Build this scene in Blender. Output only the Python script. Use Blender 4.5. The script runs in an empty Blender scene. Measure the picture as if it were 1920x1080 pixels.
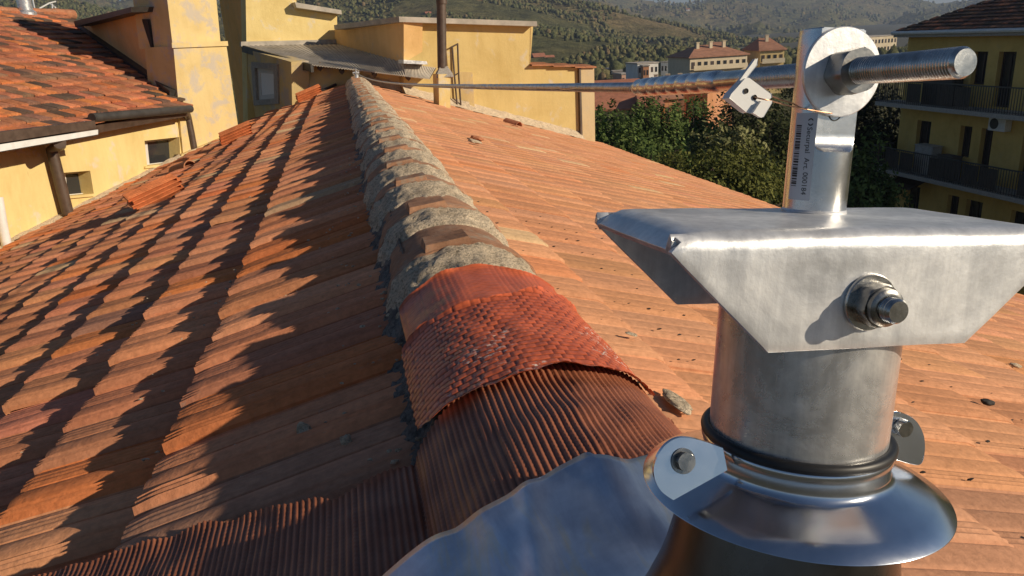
import bpy, bmesh, math, random
import numpy as np
from mathutils import Vector, Matrix, noise
from mathutils.geometry import tessellate_polygon

random.seed(7)
RNG = np.random.default_rng(7)
SC = bpy.context.scene
COL = SC.collection

# ------------------------------------------------------------------ camera
F = 1420.0                      # focal length in pixels of a 1920 wide frame
_n = np.array([240., 4290., F]); _n /= np.linalg.norm(_n)
UPc = -_n
_r = np.array([633. - 960, 82. - 540, F]); _r = _r - _r.dot(UPc) * UPc
Yc = _r / np.linalg.norm(_r)
Xc = np.cross(Yc, UPc)
M3 = np.stack([Xc, Yc, UPc])    # camera coords (right, down, forward) -> world
cam_d = bpy.data.cameras.new('camera')
cam_d.sensor_width = 36.0
cam_d.lens = 36.0 * F / 1920.0
cam_d.clip_start = 0.01
cam_d.clip_end = 9000
cam = bpy.data.objects.new('camera', cam_d)
COL.objects.link(cam)
cr, cdn, cf = M3[:, 0], M3[:, 1], M3[:, 2]
cam.matrix_world = Matrix(((cr[0], -cdn[0], -cf[0], 0), (cr[1], -cdn[1], -cf[1], 0), (cr[2], -cdn[2], -cf[2], 0), (0, 0, 0, 1)))
SC.camera = cam

# ------------------------------------------------------------------ sky, sun, exposure
SUN_AZ, SUN_EL = 123.0, 22.0    # degrees from +Y towards +X
w = bpy.data.worlds.new('World'); SC.world = w; w.use_nodes = True
nt = w.node_tree; nt.nodes.clear()
sky = nt.nodes.new('ShaderNodeTexSky'); sky.sky_type = 'NISHITA'; sky.sun_disc = False
sky.sun_elevation = math.radians(SUN_EL); sky.sun_rotation = math.radians(SUN_AZ)
sky.air_density = 1.0; sky.dust_density = 0.1; sky.ozone_density = 4.0
bg = nt.nodes.new('ShaderNodeBackground'); bg.inputs['Strength'].default_value = 0.052
out = nt.nodes.new('ShaderNodeOutputWorld')
nt.links.new(sky.outputs[0], bg.inputs[0]); nt.links.new(bg.outputs[0], out.inputs[0])
sd = bpy.data.lights.new('sun', 'SUN'); sd.energy = 5.0; sd.angle = math.radians(0.55); sd.color = (1.0, 0.85, 0.64)
sun = bpy.data.objects.new('sun', sd); COL.objects.link(sun)
_a, _e = math.radians(SUN_AZ), math.radians(SUN_EL)
SUN = Vector((math.cos(_e) * math.sin(_a), math.cos(_e) * math.cos(_a), math.sin(_e)))
sun.rotation_euler = SUN.to_track_quat('Z', 'Y').to_euler()
sun.location = (6, -4, 8)
SC.view_settings.view_transform = 'Standard'
SC.view_settings.look = 'None'
SC.view_settings.gamma = 1.0
SC.view_settings.exposure = 0.0

# ------------------------------------------------------------------ measuring helpers
def ray(x, y):
    return M3 @ np.array([(x - 960) / F, (y - 540) / F, 1.0])
class Plane:
    """a plane in the world; hit(px,py) measures where a sight line meets it"""
    def __init__(s, p, n):
        s.p = np.array(p, float); s.n = np.array(n, float); s.n /= np.linalg.norm(s.n)
    def hit(s, x, y):
        r = ray(x, y); return r * (s.p.dot(s.n) / r.dot(s.n))
    def off(s, d):
        return Plane(s.p + s.n * d, s.n)
def nrm(v):
    v = np.array(v, float); return v / np.linalg.norm(v)

# ------------------------------------------------------------------ object helpers
def tag(o, label=None, cat=None, group=None, kind=None):
    if label: o['label'] = label
    if cat: o['category'] = cat
    if group: o['group'] = group
    if kind: o['kind'] = kind
    return o
def empty(name, loc, label, cat, group=None, mat=None):
    o = bpy.data.objects.new(name, None); COL.objects.link(o)
    o.empty_display_size = 0.1
    if mat is not None: o.matrix_world = mat
    else: o.location = loc
    return tag(o, label, cat, group)
def mesh_obj(name, verts, faces, mat, parent=None, smooth=False, world=True, autos=None):
    """verts are world coordinates unless world=False (then local to the parent)"""
    me = bpy.data.meshes.new(name)
    V = np.asarray(verts, float)
    me.from_pydata([tuple(v) for v in V], [], [tuple(f) for f in faces])
    me.update()
    if smooth:
        me.polygons.foreach_set('use_smooth', [True] * len(me.polygons))
        if autos: me.set_sharp_from_angle(angle=math.radians(autos))
    o = bpy.data.objects.new(name, me); COL.objects.link(o)
    if mat: me.materials.append(mat)
    if parent is not None:
        o.parent = parent
        if world: o.matrix_parent_inverse = parent_inv(parent)
    return o
def parent_inv(p):
    M = Matrix.Identity(4)
    while p is not None:
        M = (p.matrix_parent_inverse @ p.matrix_basis if p.parent is not None else p.matrix_basis) @ M
        p = p.parent
    return M.inverted()
class MB:
    def __init__(s): s.v = []; s.f = []
    def add(s, v, f):
        b = len(s.v); s.v += [tuple(x) for x in v]; s.f += [tuple(i + b for i in q) for q in f]; return s
    def box(s, c, sx, sy, sz, ax=(1, 0, 0), ay=(0, 1, 0), az=(0, 0, 1)):
        c = np.array(c, float); ax = np.array(ax) * sx / 2; ay = np.array(ay) * sy / 2; az = np.array(az) * sz / 2
        v = [c + a * ax + b * ay + d * az for d in (-1, 1) for b in (-1, 1) for a in (-1, 1)]
        return s.add(v, [(0, 2, 3, 1), (4, 5, 7, 6), (0, 1, 5, 4), (2, 6, 7, 3), (0, 4, 6, 2), (1, 3, 7, 5)])
    def prism(s, pts, vec):
        """polygon pts (3D, convex or not) extruded by vec"""
        P = [np.array(p, float) for p in pts]; vec = np.array(vec, float); n = len(P)
        tri = tessellate_polygon([[Vector(p) for p in P]])
        f = [tuple(t) for t in tri] + [tuple(n + i for i in t[::-1]) for t in tri]
        f += [(i, (i + 1) % n, n + (i + 1) % n, n + i) for i in range(n)]
        return s.add(P + [p + vec for p in P], f)
    def tube(s, path, r, k=12, cap=True, rfun=None):
        P = [np.array(p, float) for p in path]; n = len(P); b = len(s.v)
        prev = None
        for i in range(n):
            d = nrm(P[min(i + 1, n - 1)] - P[max(i - 1, 0)])
            if prev is None:
                h = np.array([0, 0, 1.]) if abs(d[2]) < .9 else np.array([1., 0, 0])
                u = nrm(np.cross(d, h))
            else: u = nrm(prev - d * prev.dot(d))
            prev = u; v2 = np.cross(d, u)
            ri = r[i] if hasattr(r, '__len__') else r
            for j in range(k):
                a = 2 * math.pi * j / k
                rr = ri * (rfun(i, a) if rfun else 1)
                s.v.append(tuple(P[i] + rr * (math.cos(a) * u + math.sin(a) * v2)))
        for i in range(n - 1):
            for j in range(k):
                s.f.append((b + i * k + j, b + i * k + (j + 1) % k, b + (i + 1) * k + (j + 1) % k, b + (i + 1) * k + j))
        if cap:
            s.f.append(tuple(b + j for j in range(k))[::-1]); s.f.append(tuple(b + (n - 1) * k + j for j in range(k)))
        return s
    def lathe(s, prof, k=48, c=(0, 0, 0), ax=(1, 0, 0), ay=(0, 1, 0), az=(0, 0, 1), cap=True):
        """prof: list of (r, z)"""
        c = np.array(c, float); ax = np.array(ax, float); ay = np.array(ay, float); az = np.array(az, float); b = len(s.v)
        for r, z in prof:
            for j in range(k):
                a = 2 * math.pi * j / k
                s.v.append(tuple(c + r * math.cos(a) * ax + r * math.sin(a) * ay + z * az))
        m = len(prof)
        for i in range(m - 1):
            for j in range(k):
                s.f.append((b + i * k + j, b + i * k + (j + 1) % k, b + (i + 1) * k + (j + 1) % k, b + (i + 1) * k + j))
        if cap:
            s.f.append(tuple(b + j for j in range(k))[::-1]); s.f.append(tuple(b + (m - 1) * k + j for j in range(k)))
        return s
    def build(s, name, mat, parent=None, smooth=False, world=True, autos=40, bevel=0):
        o = mesh_obj(name, s.v, s.f, mat, parent, smooth, world, autos)
        if bevel:
            m = o.modifiers.new('bevel', 'BEVEL'); m.width = bevel; m.segments = 2; m.limit_method = 'ANGLE'; m.angle_limit = math.radians(35)
        return o

def wall_slab(outer, holes, back):
    """vertical wall polygon with window holes; pts are 3D on one plane, extruded by vec back"""
    loops = [[np.array(p, float) for p in outer]] + [[np.array(p, float) for p in h] for h in holes]
    tri = tessellate_polygon([[Vector(p) for p in L] for L in loops])
    flat = [p for L in loops for p in L]; n = len(flat); back = np.array(back, float)
    m = MB(); f = [tuple(t) for t in tri] + [tuple(n + i for i in t[::-1]) for t in tri]
    k = 0
    for L in loops:
        c = len(L); f += [(k + i, k + (i + 1) % c, n + k + (i + 1) % c, n + k + i) for i in range(c)]; k += c
    m.add(flat + [p + back for p in flat], f)
    return m

# ------------------------------------------------------------------ materials
def mat(name, base=(.5, .5, .5), rough=.7, metal=0.0, spec=None):
    m = bpy.data.materials.new(name); m.use_nodes = True
    b = m.node_tree.nodes['Principled BSDF']
    b.inputs['Base Color'].default_value = (*base, 1); b.inputs['Roughness'].default_value = rough; b.inputs['Metallic'].default_value = metal
    if spec is not None: b.inputs['Specular IOR Level'].default_value = spec
    m['bsdf'] = b.name
    return m
def N(m, t, **kw):
    n = m.node_tree.nodes.new(t)
    for k, v in kw.items():
        if k in n.inputs.keys() if hasattr(n.inputs, 'keys') else False: n.inputs[k].default_value = v
        else: setattr(n, k, v)
    return n
def L(m, a, b): m.node_tree.links.new(a, b)
def B(m): return m.node_tree.nodes['Principled BSDF']
def coords(m, kind='Object', scale=(1, 1, 1)):
    tc = N(m, 'ShaderNodeTexCoord'); mp = N(m, 'ShaderNodeMapping'); mp.inputs['Scale'].default_value = scale
    L(m, tc.outputs[kind], mp.inputs[0]); return mp.outputs[0]
def noise_tex(m, co, scale, detail=6, rough=.6, dist=0):
    n = N(m, 'ShaderNodeTexNoise'); n.inputs['Scale'].default_value = scale; n.inputs['Detail'].default_value = detail
    n.inputs['Roughness'].default_value = rough; n.inputs['Distortion'].default_value = dist
    L(m, co, n.inputs['Vector']); return n.outputs['Fac']
def ramp(m, fac, stops):
    r = N(m, 'ShaderNodeValToRGB'); e = r.color_ramp.elements
    while len(e) < len(stops): e.new(.5)
    for i, (p, c) in enumerate(stops):
        e[i].position = p; e[i].color = (*c, 1) if len(c) == 3 else c
    L(m, fac, r.inputs[0]); return r.outputs[0]
def mix(m, fac, a, b, mode='MIX'):
    x = N(m, 'ShaderNodeMix'); x.data_type = 'RGBA'; x.blend_type = mode; x.clamp_result = False
    for sck, val in ((x.inputs[0], fac), (x.inputs[6], a), (x.inputs[7], b)):
        if hasattr(val, 'is_linked') or hasattr(val, 'links'): L(m, val, sck)
        elif isinstance(val, (int, float)): sck.default_value = val
        else: sck.default_value = (*val, 1)
    return x.outputs[2]
def bump(m, h, strength=.3, dist=.01, chain=None):
    b = N(m, 'ShaderNodeBump'); b.inputs['Strength'].default_value = strength; b.inputs['Distance'].default_value = dist
    L(m, h, b.inputs['Height'])
    if chain is not None: L(m, chain, b.inputs['Normal'])
    return b.outputs[0]
G = [(0, (0, 0, 0)), (1, (1, 1, 1))]
def step(m, f, lo, hi): return ramp(m, f, [(lo, (0, 0, 0)), (hi, (1, 1, 1))])

def terracotta(name, lich=.5, dirt=.35, tint=(1, 1, 1), soft=1.0, lo=.60):
    m = mat(name, rough=.82, spec=.25)
    at = N(m, 'ShaderNodeAttribute'); at.attribute_name = 'tint'
    co = coords(m)
    n1 = noise_tex(m, co, 9, 8, .65); n2 = noise_tex(m, co, 55, 5, .6); n3 = noise_tex(m, co, 2.2, 4, .6)
    st = noise_tex(m, coords(m, 'Object', (2, 70, 2)), 2.0, 7, .7)   # streaks that run down the slope
    c = mix(m, soft, at.outputs['Color'], ramp(m, n1, [(.25, (.62, .58, .55)), (.55, (1, 1, 1)), (.8, (1.25, 1.2, 1.12))]), 'MULTIPLY')
    c = mix(m, soft, c, ramp(m, st, [(.3, (.72, .68, .66)), (.55, (1, 1, 1)), (.75, (1.22, 1.2, 1.12))]), 'MULTIPLY')
    c = mix(m, 1.0, c, ramp(m, n2, [(.3, (.82, .8, .78)), (.6, (1.06, 1.05, 1.04))]), 'MULTIPLY')
    l1 = step(m, noise_tex(m, co, 22, 9, .75), lo, lo + .12)
    l2 = step(m, n3, .42, .62)
    lf = mix(m, 1.0, l1, l2, 'MULTIPLY')
    sc = N(m, 'ShaderNodeMath', operation='MULTIPLY'); L(m, lf, sc.inputs[0]); sc.inputs[1].default_value = lich
    c = mix(m, sc.outputs[0], c, (.36, .33, .26))
    d1 = step(m, noise_tex(m, co, 5.5, 9, .72, .4), .55, .75)
    sd_ = N(m, 'ShaderNodeMath', operation='MULTIPLY'); L(m, d1, sd_.inputs[0]); sd_.inputs[1].default_value = dirt
    c = mix(m, sd_.outputs[0], c, (.075, .055, .045))
    c = mix(m, 1.0, c, tint, 'MULTIPLY')
    L(m, c, B(m).inputs['Base Color'])
    L(m, bump(m, n2, .35, .006, bump(m, n1, .3, .012)), B(m).inputs['Normal'])
    return m
def plaster(name, col, stain=(.42, .40, .36), amount=.5, sc=1.0, dark=(.30, .21, .10), th=.56):
    m = mat(name, rough=.92, spec=.15)
    co = coords(m)
    n1 = noise_tex(m, co, 1.1 * sc, 8, .65, .6); n2 = noise_tex(m, co, 3.5 * sc, 8, .7, .3); n3 = noise_tex(m, co, 30 * sc, 5, .6)
    vert = noise_tex(m, coords(m, 'Object', (5, 5, .7)), 1.3 * sc, 7, .7)
    c = mix(m, 1.0, col, ramp(m, n1, [(.25, (.82, .78, .68)), (.5, (1, 1, 1)), (.75, (1.10, 1.10, 1.12))]), 'MULTIPLY')
    c = mix(m, 1.0, c, ramp(m, vert, [(.3, (.93, .91, .87)), (.55, (1, 1, 1)), (.8, (1.03, 1.03, 1.03))]), 'MULTIPLY')
    p = step(m, n2, th, th + .10)
    q = N(m, 'ShaderNodeMath', operation='MULTIPLY'); L(m, p, q.inputs[0]); q.inputs[1].default_value = amount
    c = mix(m, q.outputs[0], c, stain)
    p2 = step(m, noise_tex(m, coords(m, 'Object', (3, 3, 1)), 2.6 * sc, 9, .75, .5), .62, .78)
    q2 = N(m, 'ShaderNodeMath', operation='MULTIPLY'); L(m, p2, q2.inputs[0]); q2.inputs[1].default_value = amount * .8
    c = mix(m, q2.outputs[0], c, dark)
    L(m, c, B(m).inputs['Base Color'])
    L(m, bump(m, n3, .35, .01, bump(m, n2, .3, .02)), B(m).inputs['Normal'])
    return m
def mortar_mat(name, c1=(.45, .36, .255), c2=(.78, .65, .48)):
    m = mat(name, rough=.95, spec=.1)
    co = coords(m)
    n1 = noise_tex(m, co, 14, 9, .7); n2 = noise_tex(m, co, 110, 6, .7); n3 = noise_tex(m, co, 260, 3, .6)
    c = ramp(m, n1, [(.3, c1), (.7, c2)])
    c = mix(m, 1.0, c, ramp(m, n2, [(.35, (.45, .43, .40)), (.5, (1, 1, 1)), (.68, (1.35, 1.3, 1.25))]), 'MULTIPLY')
    L(m, c, B(m).inputs['Base Color'])
    L(m, bump(m, n3, .5, .004, bump(m, n2, .8, .012)), B(m).inputs['Normal'])
    return m
def metal(name, base=(.62, .62, .60), r=(.28, .5), sc=30, metalv=1.0, scratch=True, bs=.06, stretch=(1, 1, 1), dark=(.55, .55, .55)):
    m = mat(name, base, .35, metalv)
    co = coords(m, 'Object', stretch)
    n1 = noise_tex(m, co, sc, 8, .65, .4); n2 = noise_tex(m, co, sc * 7, 5, .6)
    L(m, mix(m, 1.0, base, ramp(m, n1, [(.3, dark), (.6, (1, 1, 1)), (.8, (1.12, 1.12, 1.12))]), 'MULTIPLY'), B(m).inputs['Base Color'])
    rr = N(m, 'ShaderNodeMapRange'); L(m, n1, rr.inputs[0]); rr.inputs[1].default_value = .3; rr.inputs[2].default_value = .7
    rr.inputs[3].default_value = r[0]; rr.inputs[4].default_value = r[1]; L(m, rr.outputs[0], B(m).inputs['Roughness'])
    nb = bump(m, n2, bs, .002)
    if scratch:
        wv = noise_tex(m, coords(m, 'Object', (260, 260, 14)), 1.0, 4, .6)
        nb = bump(m, wv, bs * 1.3, .0015, nb)
    L(m, nb, B(m).inputs['Normal'])
    return m

MT = {}
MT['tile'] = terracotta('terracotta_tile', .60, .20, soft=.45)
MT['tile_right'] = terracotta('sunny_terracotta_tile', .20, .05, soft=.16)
MT['tile_dark'] = terracotta('weathered_tile', .3, .75)
MT['tile_new'] = terracotta('spare_tile_clay', .12, .12)
MT['ridge'] = terracotta('ridge_clay', .95, .30, lo=.50)
MT['mortar'] = mortar_mat('cement_mortar')
MT['mortar_dark'] = mortar_mat('dark_mortar', (.10, .09, .085), (.30, .28, .25))
MT['yellow'] = plaster('yellow_plaster', (.76, .60, .27), (.66, .61, .52), .70)
MT['ochre'] = plaster('bounce_ochre_plaster', (.80, .53, .24), (.50, .44, .38), .45)  # redder and brighter, to carry warm bounced light on shaded walls
MT['yellow_worn'] = plaster('worn_yellow_plaster', (.70, .54, .26), (.52, .46, .40), .80, .9, th=.50)
MT['ochre_sun'] = plaster('sunlit_ochre_plaster', (.64, .49, .21), (.60, .53, .42), .75, .8)  # lit copy of the ochre plaster, toned for the sunlit front
MT['pale'] = plaster('pale_plaster', (.62, .48, .28), (.5, .46, .4), .2)
MT['facade'] = plaster('apartment_plaster', (.72, .50, .16), (.5, .42, .3), .15)
def galvanised(name, base, metalv, r0, r1, sc):
    m = mat(name, base, .4, metalv, .5)
    co = coords(m); n1 = noise_tex(m, co, sc, 9, .68, .5); n2 = noise_tex(m, co, sc * 9, 6, .65); n3 = noise_tex(m, co, sc * .35, 4, .6)
    vor = N(m, 'ShaderNodeTexVoronoi'); vor.inputs['Scale'].default_value = sc * 5; L(m, co, vor.inputs['Vector'])
    dr = noise_tex(m, coords(m, 'Object', (150, 150, 9)), 1.0, 5, .65)
    c = mix(m, 1.0, base, ramp(m, n1, [(.30, (.70, .70, .70)), (.5, (.97, .97, .97)), (.66, (1.22, 1.21, 1.18))]), 'MULTIPLY')
    c = mix(m, .5, c, ramp(m, n3, [(.35, (.72, .73, .75)), (.65, (1.15, 1.15, 1.14))]), 'MULTIPLY')
    c = mix(m, .35, c, ramp(m, vor.outputs['Distance'], [(0, (1.1, 1.1, 1.1)), (.7, (.85, .85, .86))]), 'MULTIPLY')
    c = mix(m, .35, c, ramp(m, dr, [(.35, (.75, .75, .76)), (.62, (1.25, 1.24, 1.22))]), 'MULTIPLY')
    c = mix(m, step(m, noise_tex(m, co, sc * 3.1, 5, .7), .735, .765), c, (.16, .10, .06))
    c = mix(m, step(m, noise_tex(m, co, sc * 6, 3, .6), .74, .78), c, (.92, .90, .86))
    L(m, c, B(m).inputs['Base Color'])
    rr = N(m, 'ShaderNodeMapRange'); L(m, n1, rr.inputs[0]); rr.inputs[1].default_value = .3; rr.inputs[2].default_value = .7
    rr.inputs[3].default_value = r0; rr.inputs[4].default_value = r1; L(m, rr.outputs[0], B(m).inputs['Roughness'])
    L(m, bump(m, n2, .10, .002, bump(m, n1, .12, .004)), B(m).inputs['Normal'])
    return m
MT['galv'] = galvanised('galvanised_steel', (.86, .865, .87), .58, .30, .46, 16)
MT['galv_pipe'] = galvanised('galvanised_pipe', (.80, .80, .80), .74, .20, .36, 20)
MT['alu'] = metal('satin_aluminium', (.74, .74, .73), (.22, .30), 40, bs=.03, dark=(.85, .85, .85))
MT['stainless'] = metal('polished_stainless', (.70, .73, .78), (.14, .24), 14, scratch=False, bs=.02, dark=(.82, .82, .82))  # base tinted slightly blue for the mirrored sky
MT['cone'] = metal('dull_cone_metal', (.17, .16, .15), (.22, .36), 10, scratch=False, bs=.03)
MT['bolt'] = metal('bright_bolt_steel', (.62, .61, .58), (.18, .32), 60, bs=.05)
MT['sheet'] = metal('flashing_metal', (.66, .66, .66), (.30, .46), 5, .92, False, .05, dark=(.70, .66, .60))
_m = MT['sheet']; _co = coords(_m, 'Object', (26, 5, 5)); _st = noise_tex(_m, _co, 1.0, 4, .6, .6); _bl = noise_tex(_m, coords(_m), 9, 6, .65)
_c = ramp(_m, _st, [(.36, (.46, .52, .64)), (.52, (.60, .66, .76)), (.62, (.72, .67, .58)), (.70, (.58, .64, .74))])  # blue of the reflected sky put into the metal colour
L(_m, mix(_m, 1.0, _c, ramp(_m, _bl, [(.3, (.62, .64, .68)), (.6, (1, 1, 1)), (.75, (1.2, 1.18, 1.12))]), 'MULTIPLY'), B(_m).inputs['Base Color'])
MT['cable'] = metal('steel_cable_wire', (.70, .71, .72), (.28, .42), 60, bs=.05)
MT['nut'] = metal('dull_nut_steel', (.36, .35, .33), (.22, .36), 50, bs=.05)
MT['rubber'] = mat('black_rubber', (.012, .012, .013), .45)
MT['plastic'] = mat('white_plastic', (.82, .82, .80), .35); B(MT['plastic']).inputs['Subsurface Weight'].default_value = .2; B(MT['plastic']).inputs['Subsurface Radius'].default_value = (.004, .004, .004)
MT['brown_metal'] = metal('brown_painted_metal', (.105, .07, .05), (.4, .6), 8, 0.0, False, .1)
MT['dark_metal'] = metal('dark_gutter_metal', (.06, .055, .05), (.4, .6), 8, 0.0, False, .1)
MT['white_paint'] = metal('white_painted_metal', (.78, .78, .76), (.4, .6), 8, 0.0, False, .05, dark=(.85, .85, .84))
MT['grey_sheet'] = metal('grey_fibre_cement', (.50, .45, .38), (.7, .9), 3, 0.0, False, .1)
MT['concrete'] = mortar_mat('grey_concrete', (.34, .32, .29), (.54, .51, .46))
MT['glass'] = mat('dark_window_glass', (.03, .032, .035), .08, 0, .6)
MT['dark'] = mat('dark_void', (.02, .017, .015), .8)
MT['shutter'] = mat('brown_shutter', (.05, .03, .022), .6)
MT['frame'] = mat('weathered_frame', (.64, .62, .58), .7)
MT['copper'] = mat('copper_wire', (.45, .25, .15), .35, .8)
MT['bark'] = mat('tree_bark', (.07, .05, .035), .9)

# ------------------------------------------------------------------ main roof geometry
XR, ZA = 0.240, -0.585           # ridge line of the roof planes
TL, TR = 0.33, 0.33              # slopes left and right
def zL(x): return ZA - TL * (XR - x)
def zR(x): return ZA - TR * (x - XR)
PL = Plane((XR, 0, ZA), (-TL, 0, 1)); PR = Plane((XR, 0, ZA), (TR, 0, 1))
GROUND = -16.0

def tile_field(name, O, A, D, width, course, ncol, nrow, keep, palette, parent, material, thick=.030, us=26, jit=.006, roll=1.0, long0=False, var=.13):
    """overlapping interlocking clay tiles: O top corner, A unit vector along the course, D unit vector down the slope"""
    O = np.array(O, float); A = nrm(A); D = nrm(D); Nn = nrm(np.cross(A, D))
    if Nn[2] < 0: Nn = -Nn
    u = np.linspace(0, 1, us)
    def prof(u):
        # side roll with fine ridges, pan, centre rib, pan
        h = np.zeros_like(u)
        sm = lambda lo, hi: np.clip((u - lo) / (hi - lo), 0, 1)
        h += .008 * sm(.0, .03) * (1 - sm(.255, .275))                       # raised side lap
        for c in (.055, .135, .215): h += (.0062 / roll ** .3) * np.exp(-((u - c) / .018) ** 2)
        h += .0095 * np.clip(np.sin(np.pi * np.clip((u - .295) / .30, 0, 1)), 0, 1) ** .55    # roll
        h += .0045 * np.clip(np.sin(np.pi * np.clip((u - .62) / .32, 0, 1)), 0, 1) ** .5      # flatter pan
        h -= .010 * np.exp(-((u - .283) / .012) ** 2) + .008 * np.exp(-((u - .608) / .010) ** 2) + .014 * np.exp(-((u - .972) / .018) ** 2)
        if roll > .6:
            for c in (.69, .76, .83): h += .0022 * np.exp(-((u - c) / .014) ** 2)
        return h
    P = prof(u) * roll
    vs = np.array([0, .5, .93, 1.0])
    V = []; Fc = []; T = []
    nv = len(vs) + 1; nu = us + 1
    idx = 0
    fa = []
    for i in range(nv - 1):
        for j in range(nu - 1):
            fa.append((i * nu + j, i * nu + j + 1, (i + 1) * nu + j + 1, (i + 1) * nu + j))
    fa = np.array(fa)
    cols = np.array([c for c, _ in palette]); wts = np.array([x for _, x in palette]); wts = wts / wts.sum()
    for r in range(nrow):
        for c in range(ncol):
            st = r * course if (r == 0 or not long0) else (r + 1) * course
            clen = course * (2 if long0 and r == 0 else 1)
            ctr = O + A * (c + .5) * width + D * (st + .5 * clen)
            if not keep(ctr): continue
            j1 = RNG.normal(0, jit); j2 = RNG.normal(0, jit * .35); jl = RNG.normal(0, jit * .30)
            base = thick * .18 + jl
            lift = thick * (1 + RNG.normal(0, .08))
            hv = base + lift * vs
            hv[-1] -= .006
            uu = np.concatenate([[0.0], u]) * width * 1.0
            hh = np.concatenate([[-.012], P])
            g = np.zeros((nv, nu, 3))
            for i in range(nv):
                vv = vs[min(i, nv - 2)] * clen + j1 * (1 if i > 1 else 0)
                he = hv[min(i, nv - 2)] + hh * (1 if i < nv - 1 else .3)
                if i == nv - 1: he = he - thick * 1.05
                tw = (uu / width - .5) * j2
                g[i] = O + np.outer(c * width + uu, A) + D * (st + vv) + np.outer(he + tw, Nn)
            V.append(g.reshape(-1, 3)); Fc.append(fa + idx); idx += nv * nu
            k = RNG.choice(len(cols), p=wts)
            t = cols[k] * (1 + RNG.normal(0, var)) * (1 + RNG.normal(0, var * .3, 3))
            T.append(np.repeat(np.clip(t, .01, .9)[None], nv * nu, 0))
    V = np.concatenate(V); Fc = np.concatenate(Fc); T = np.concatenate(T)
    # all normals point up
    a, b, c_ = V[Fc[0][0]], V[Fc[0][1]], V[Fc[0][2]]
    if np.dot(np.cross(b - a, c_ - b), Nn) < 0: Fc = Fc[:, ::-1]
    me = bpy.data.meshes.new(name)
    me.vertices.add(len(V)); me.vertices.foreach_set('co', V.astype(np.float32).ravel())
    me.loops.add(Fc.size); me.loops.foreach_set('vertex_index', Fc.astype(np.int32).ravel())
    me.polygons.add(len(Fc)); me.polygons.foreach_set('loop_start', np.arange(0, Fc.size, 4, dtype=np.int32))
    me.update(calc_edges=True); me.validate()
    me.polygons.foreach_set('use_smooth', [True] * len(me.polygons)); me.set_sharp_from_angle(angle=math.radians(38))
    ca = me.color_attributes.new('tint', 'FLOAT_COLOR', 'POINT')
    ca.data.foreach_set('color', np.concatenate([T, np.ones((len(T), 1))], 1).astype(np.float32).ravel())
    me.materials.append(material)
    o = bpy.data.objects.new(name, me); COL.objects.link(o)
    if parent: o.parent = parent; o.matrix_parent_inverse = parent_inv(parent)
    return o
def paint(o, col, var=0.08):
    """one clay tint for a single mesh, as the tile fields carry per tile"""
    me = o.data; n = len(me.vertices)
    ca = me.color_attributes.new('tint', 'FLOAT_COLOR', 'POINT')
    c = np.array(col) * (1 + RNG.normal(0, var))
    ca.data.foreach_set('color', np.tile(np.array([*c, 1.0], np.float32), n))
    return o

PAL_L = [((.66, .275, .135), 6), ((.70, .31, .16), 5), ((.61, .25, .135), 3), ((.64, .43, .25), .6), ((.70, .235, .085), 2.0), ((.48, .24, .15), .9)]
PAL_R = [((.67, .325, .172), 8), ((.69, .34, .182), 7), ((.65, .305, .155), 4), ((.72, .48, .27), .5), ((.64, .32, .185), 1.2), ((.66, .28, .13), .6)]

# wall planes of the buildings round the roof
DW = nrm((.385, .923, 0)); NW = nrm((.923, -.385, 0)); P_W = Plane((-2.40, 12.42, 0), NW)            # left building
NF = nrm((.33, -.94, 0)); DF = nrm((.94, .33, 0)); NS = nrm((-.94, -.33, 0)); DS = nrm((-.33, .94, 0))
P_E = Plane((0, 13.95, 0), (0, -1, 0))                                                              # end wall under the lean-to
NR_ = nrm((.23, -.97, 0)); DR_ = nrm((.97, .23, 0)); P_R = Plane((2.1, 13.97, 0), NR_)              # parapet building

main = empty('tiled_roof', (XR, 6, -.6), 'long low pitched terracotta tile roof that fills the foreground, with a mortared ridge', 'roof')
cs = .338
hyp = math.sqrt(1 + TL * TL)
DLs = nrm((-1, 0, -TL)); DRs = nrm((1, 0, -TR))
def keepL(c): return (c - P_W.p).dot(P_W.n) > -.15 and c[1] < 14.3 + max(0, -c[0] - .9) * 2.2
def keepR(c): return c[1] < 14.15 + .2 * c[0] and c[0] < 5.2
sl = tile_field('left_slope', (XR - .015, -.2, zL(XR - .015)), (0, 1, 0), DLs, .205, cs, 78, 15, keepL, PAL_L, main, MT['tile'], .054, 58, .005, .95, True, .09)
sr = tile_field('right_slope', (XR + .06, -.2, zR(XR + .06)), (0, 1, 0), DRs, .205, cs, 78, 15, keepR, PAL_R, main, MT['tile_right'], .016, 40, .003, .42, False, .06)
# the deck under the tiles, down to the eaves
m = MB()
for (tx, zf, xe) in ((TL, zL, -5.2), (TR, zR, 5.15)):
    x0 = XR
    m.add([(x0, -.6, zf(x0) - .06), (x0, 15.6, zf(x0) - .06), (xe, 15.6, zf(xe) - .06), (xe, -.6, zf(xe) - .06)], [(0, 1, 2, 3)])
m.build('roof_deck', MT['mortar_dark'], main)

def nz(x, y, z, s): return noise.noise(Vector((float(x) * s, float(y) * s, float(z) * s)))

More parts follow.
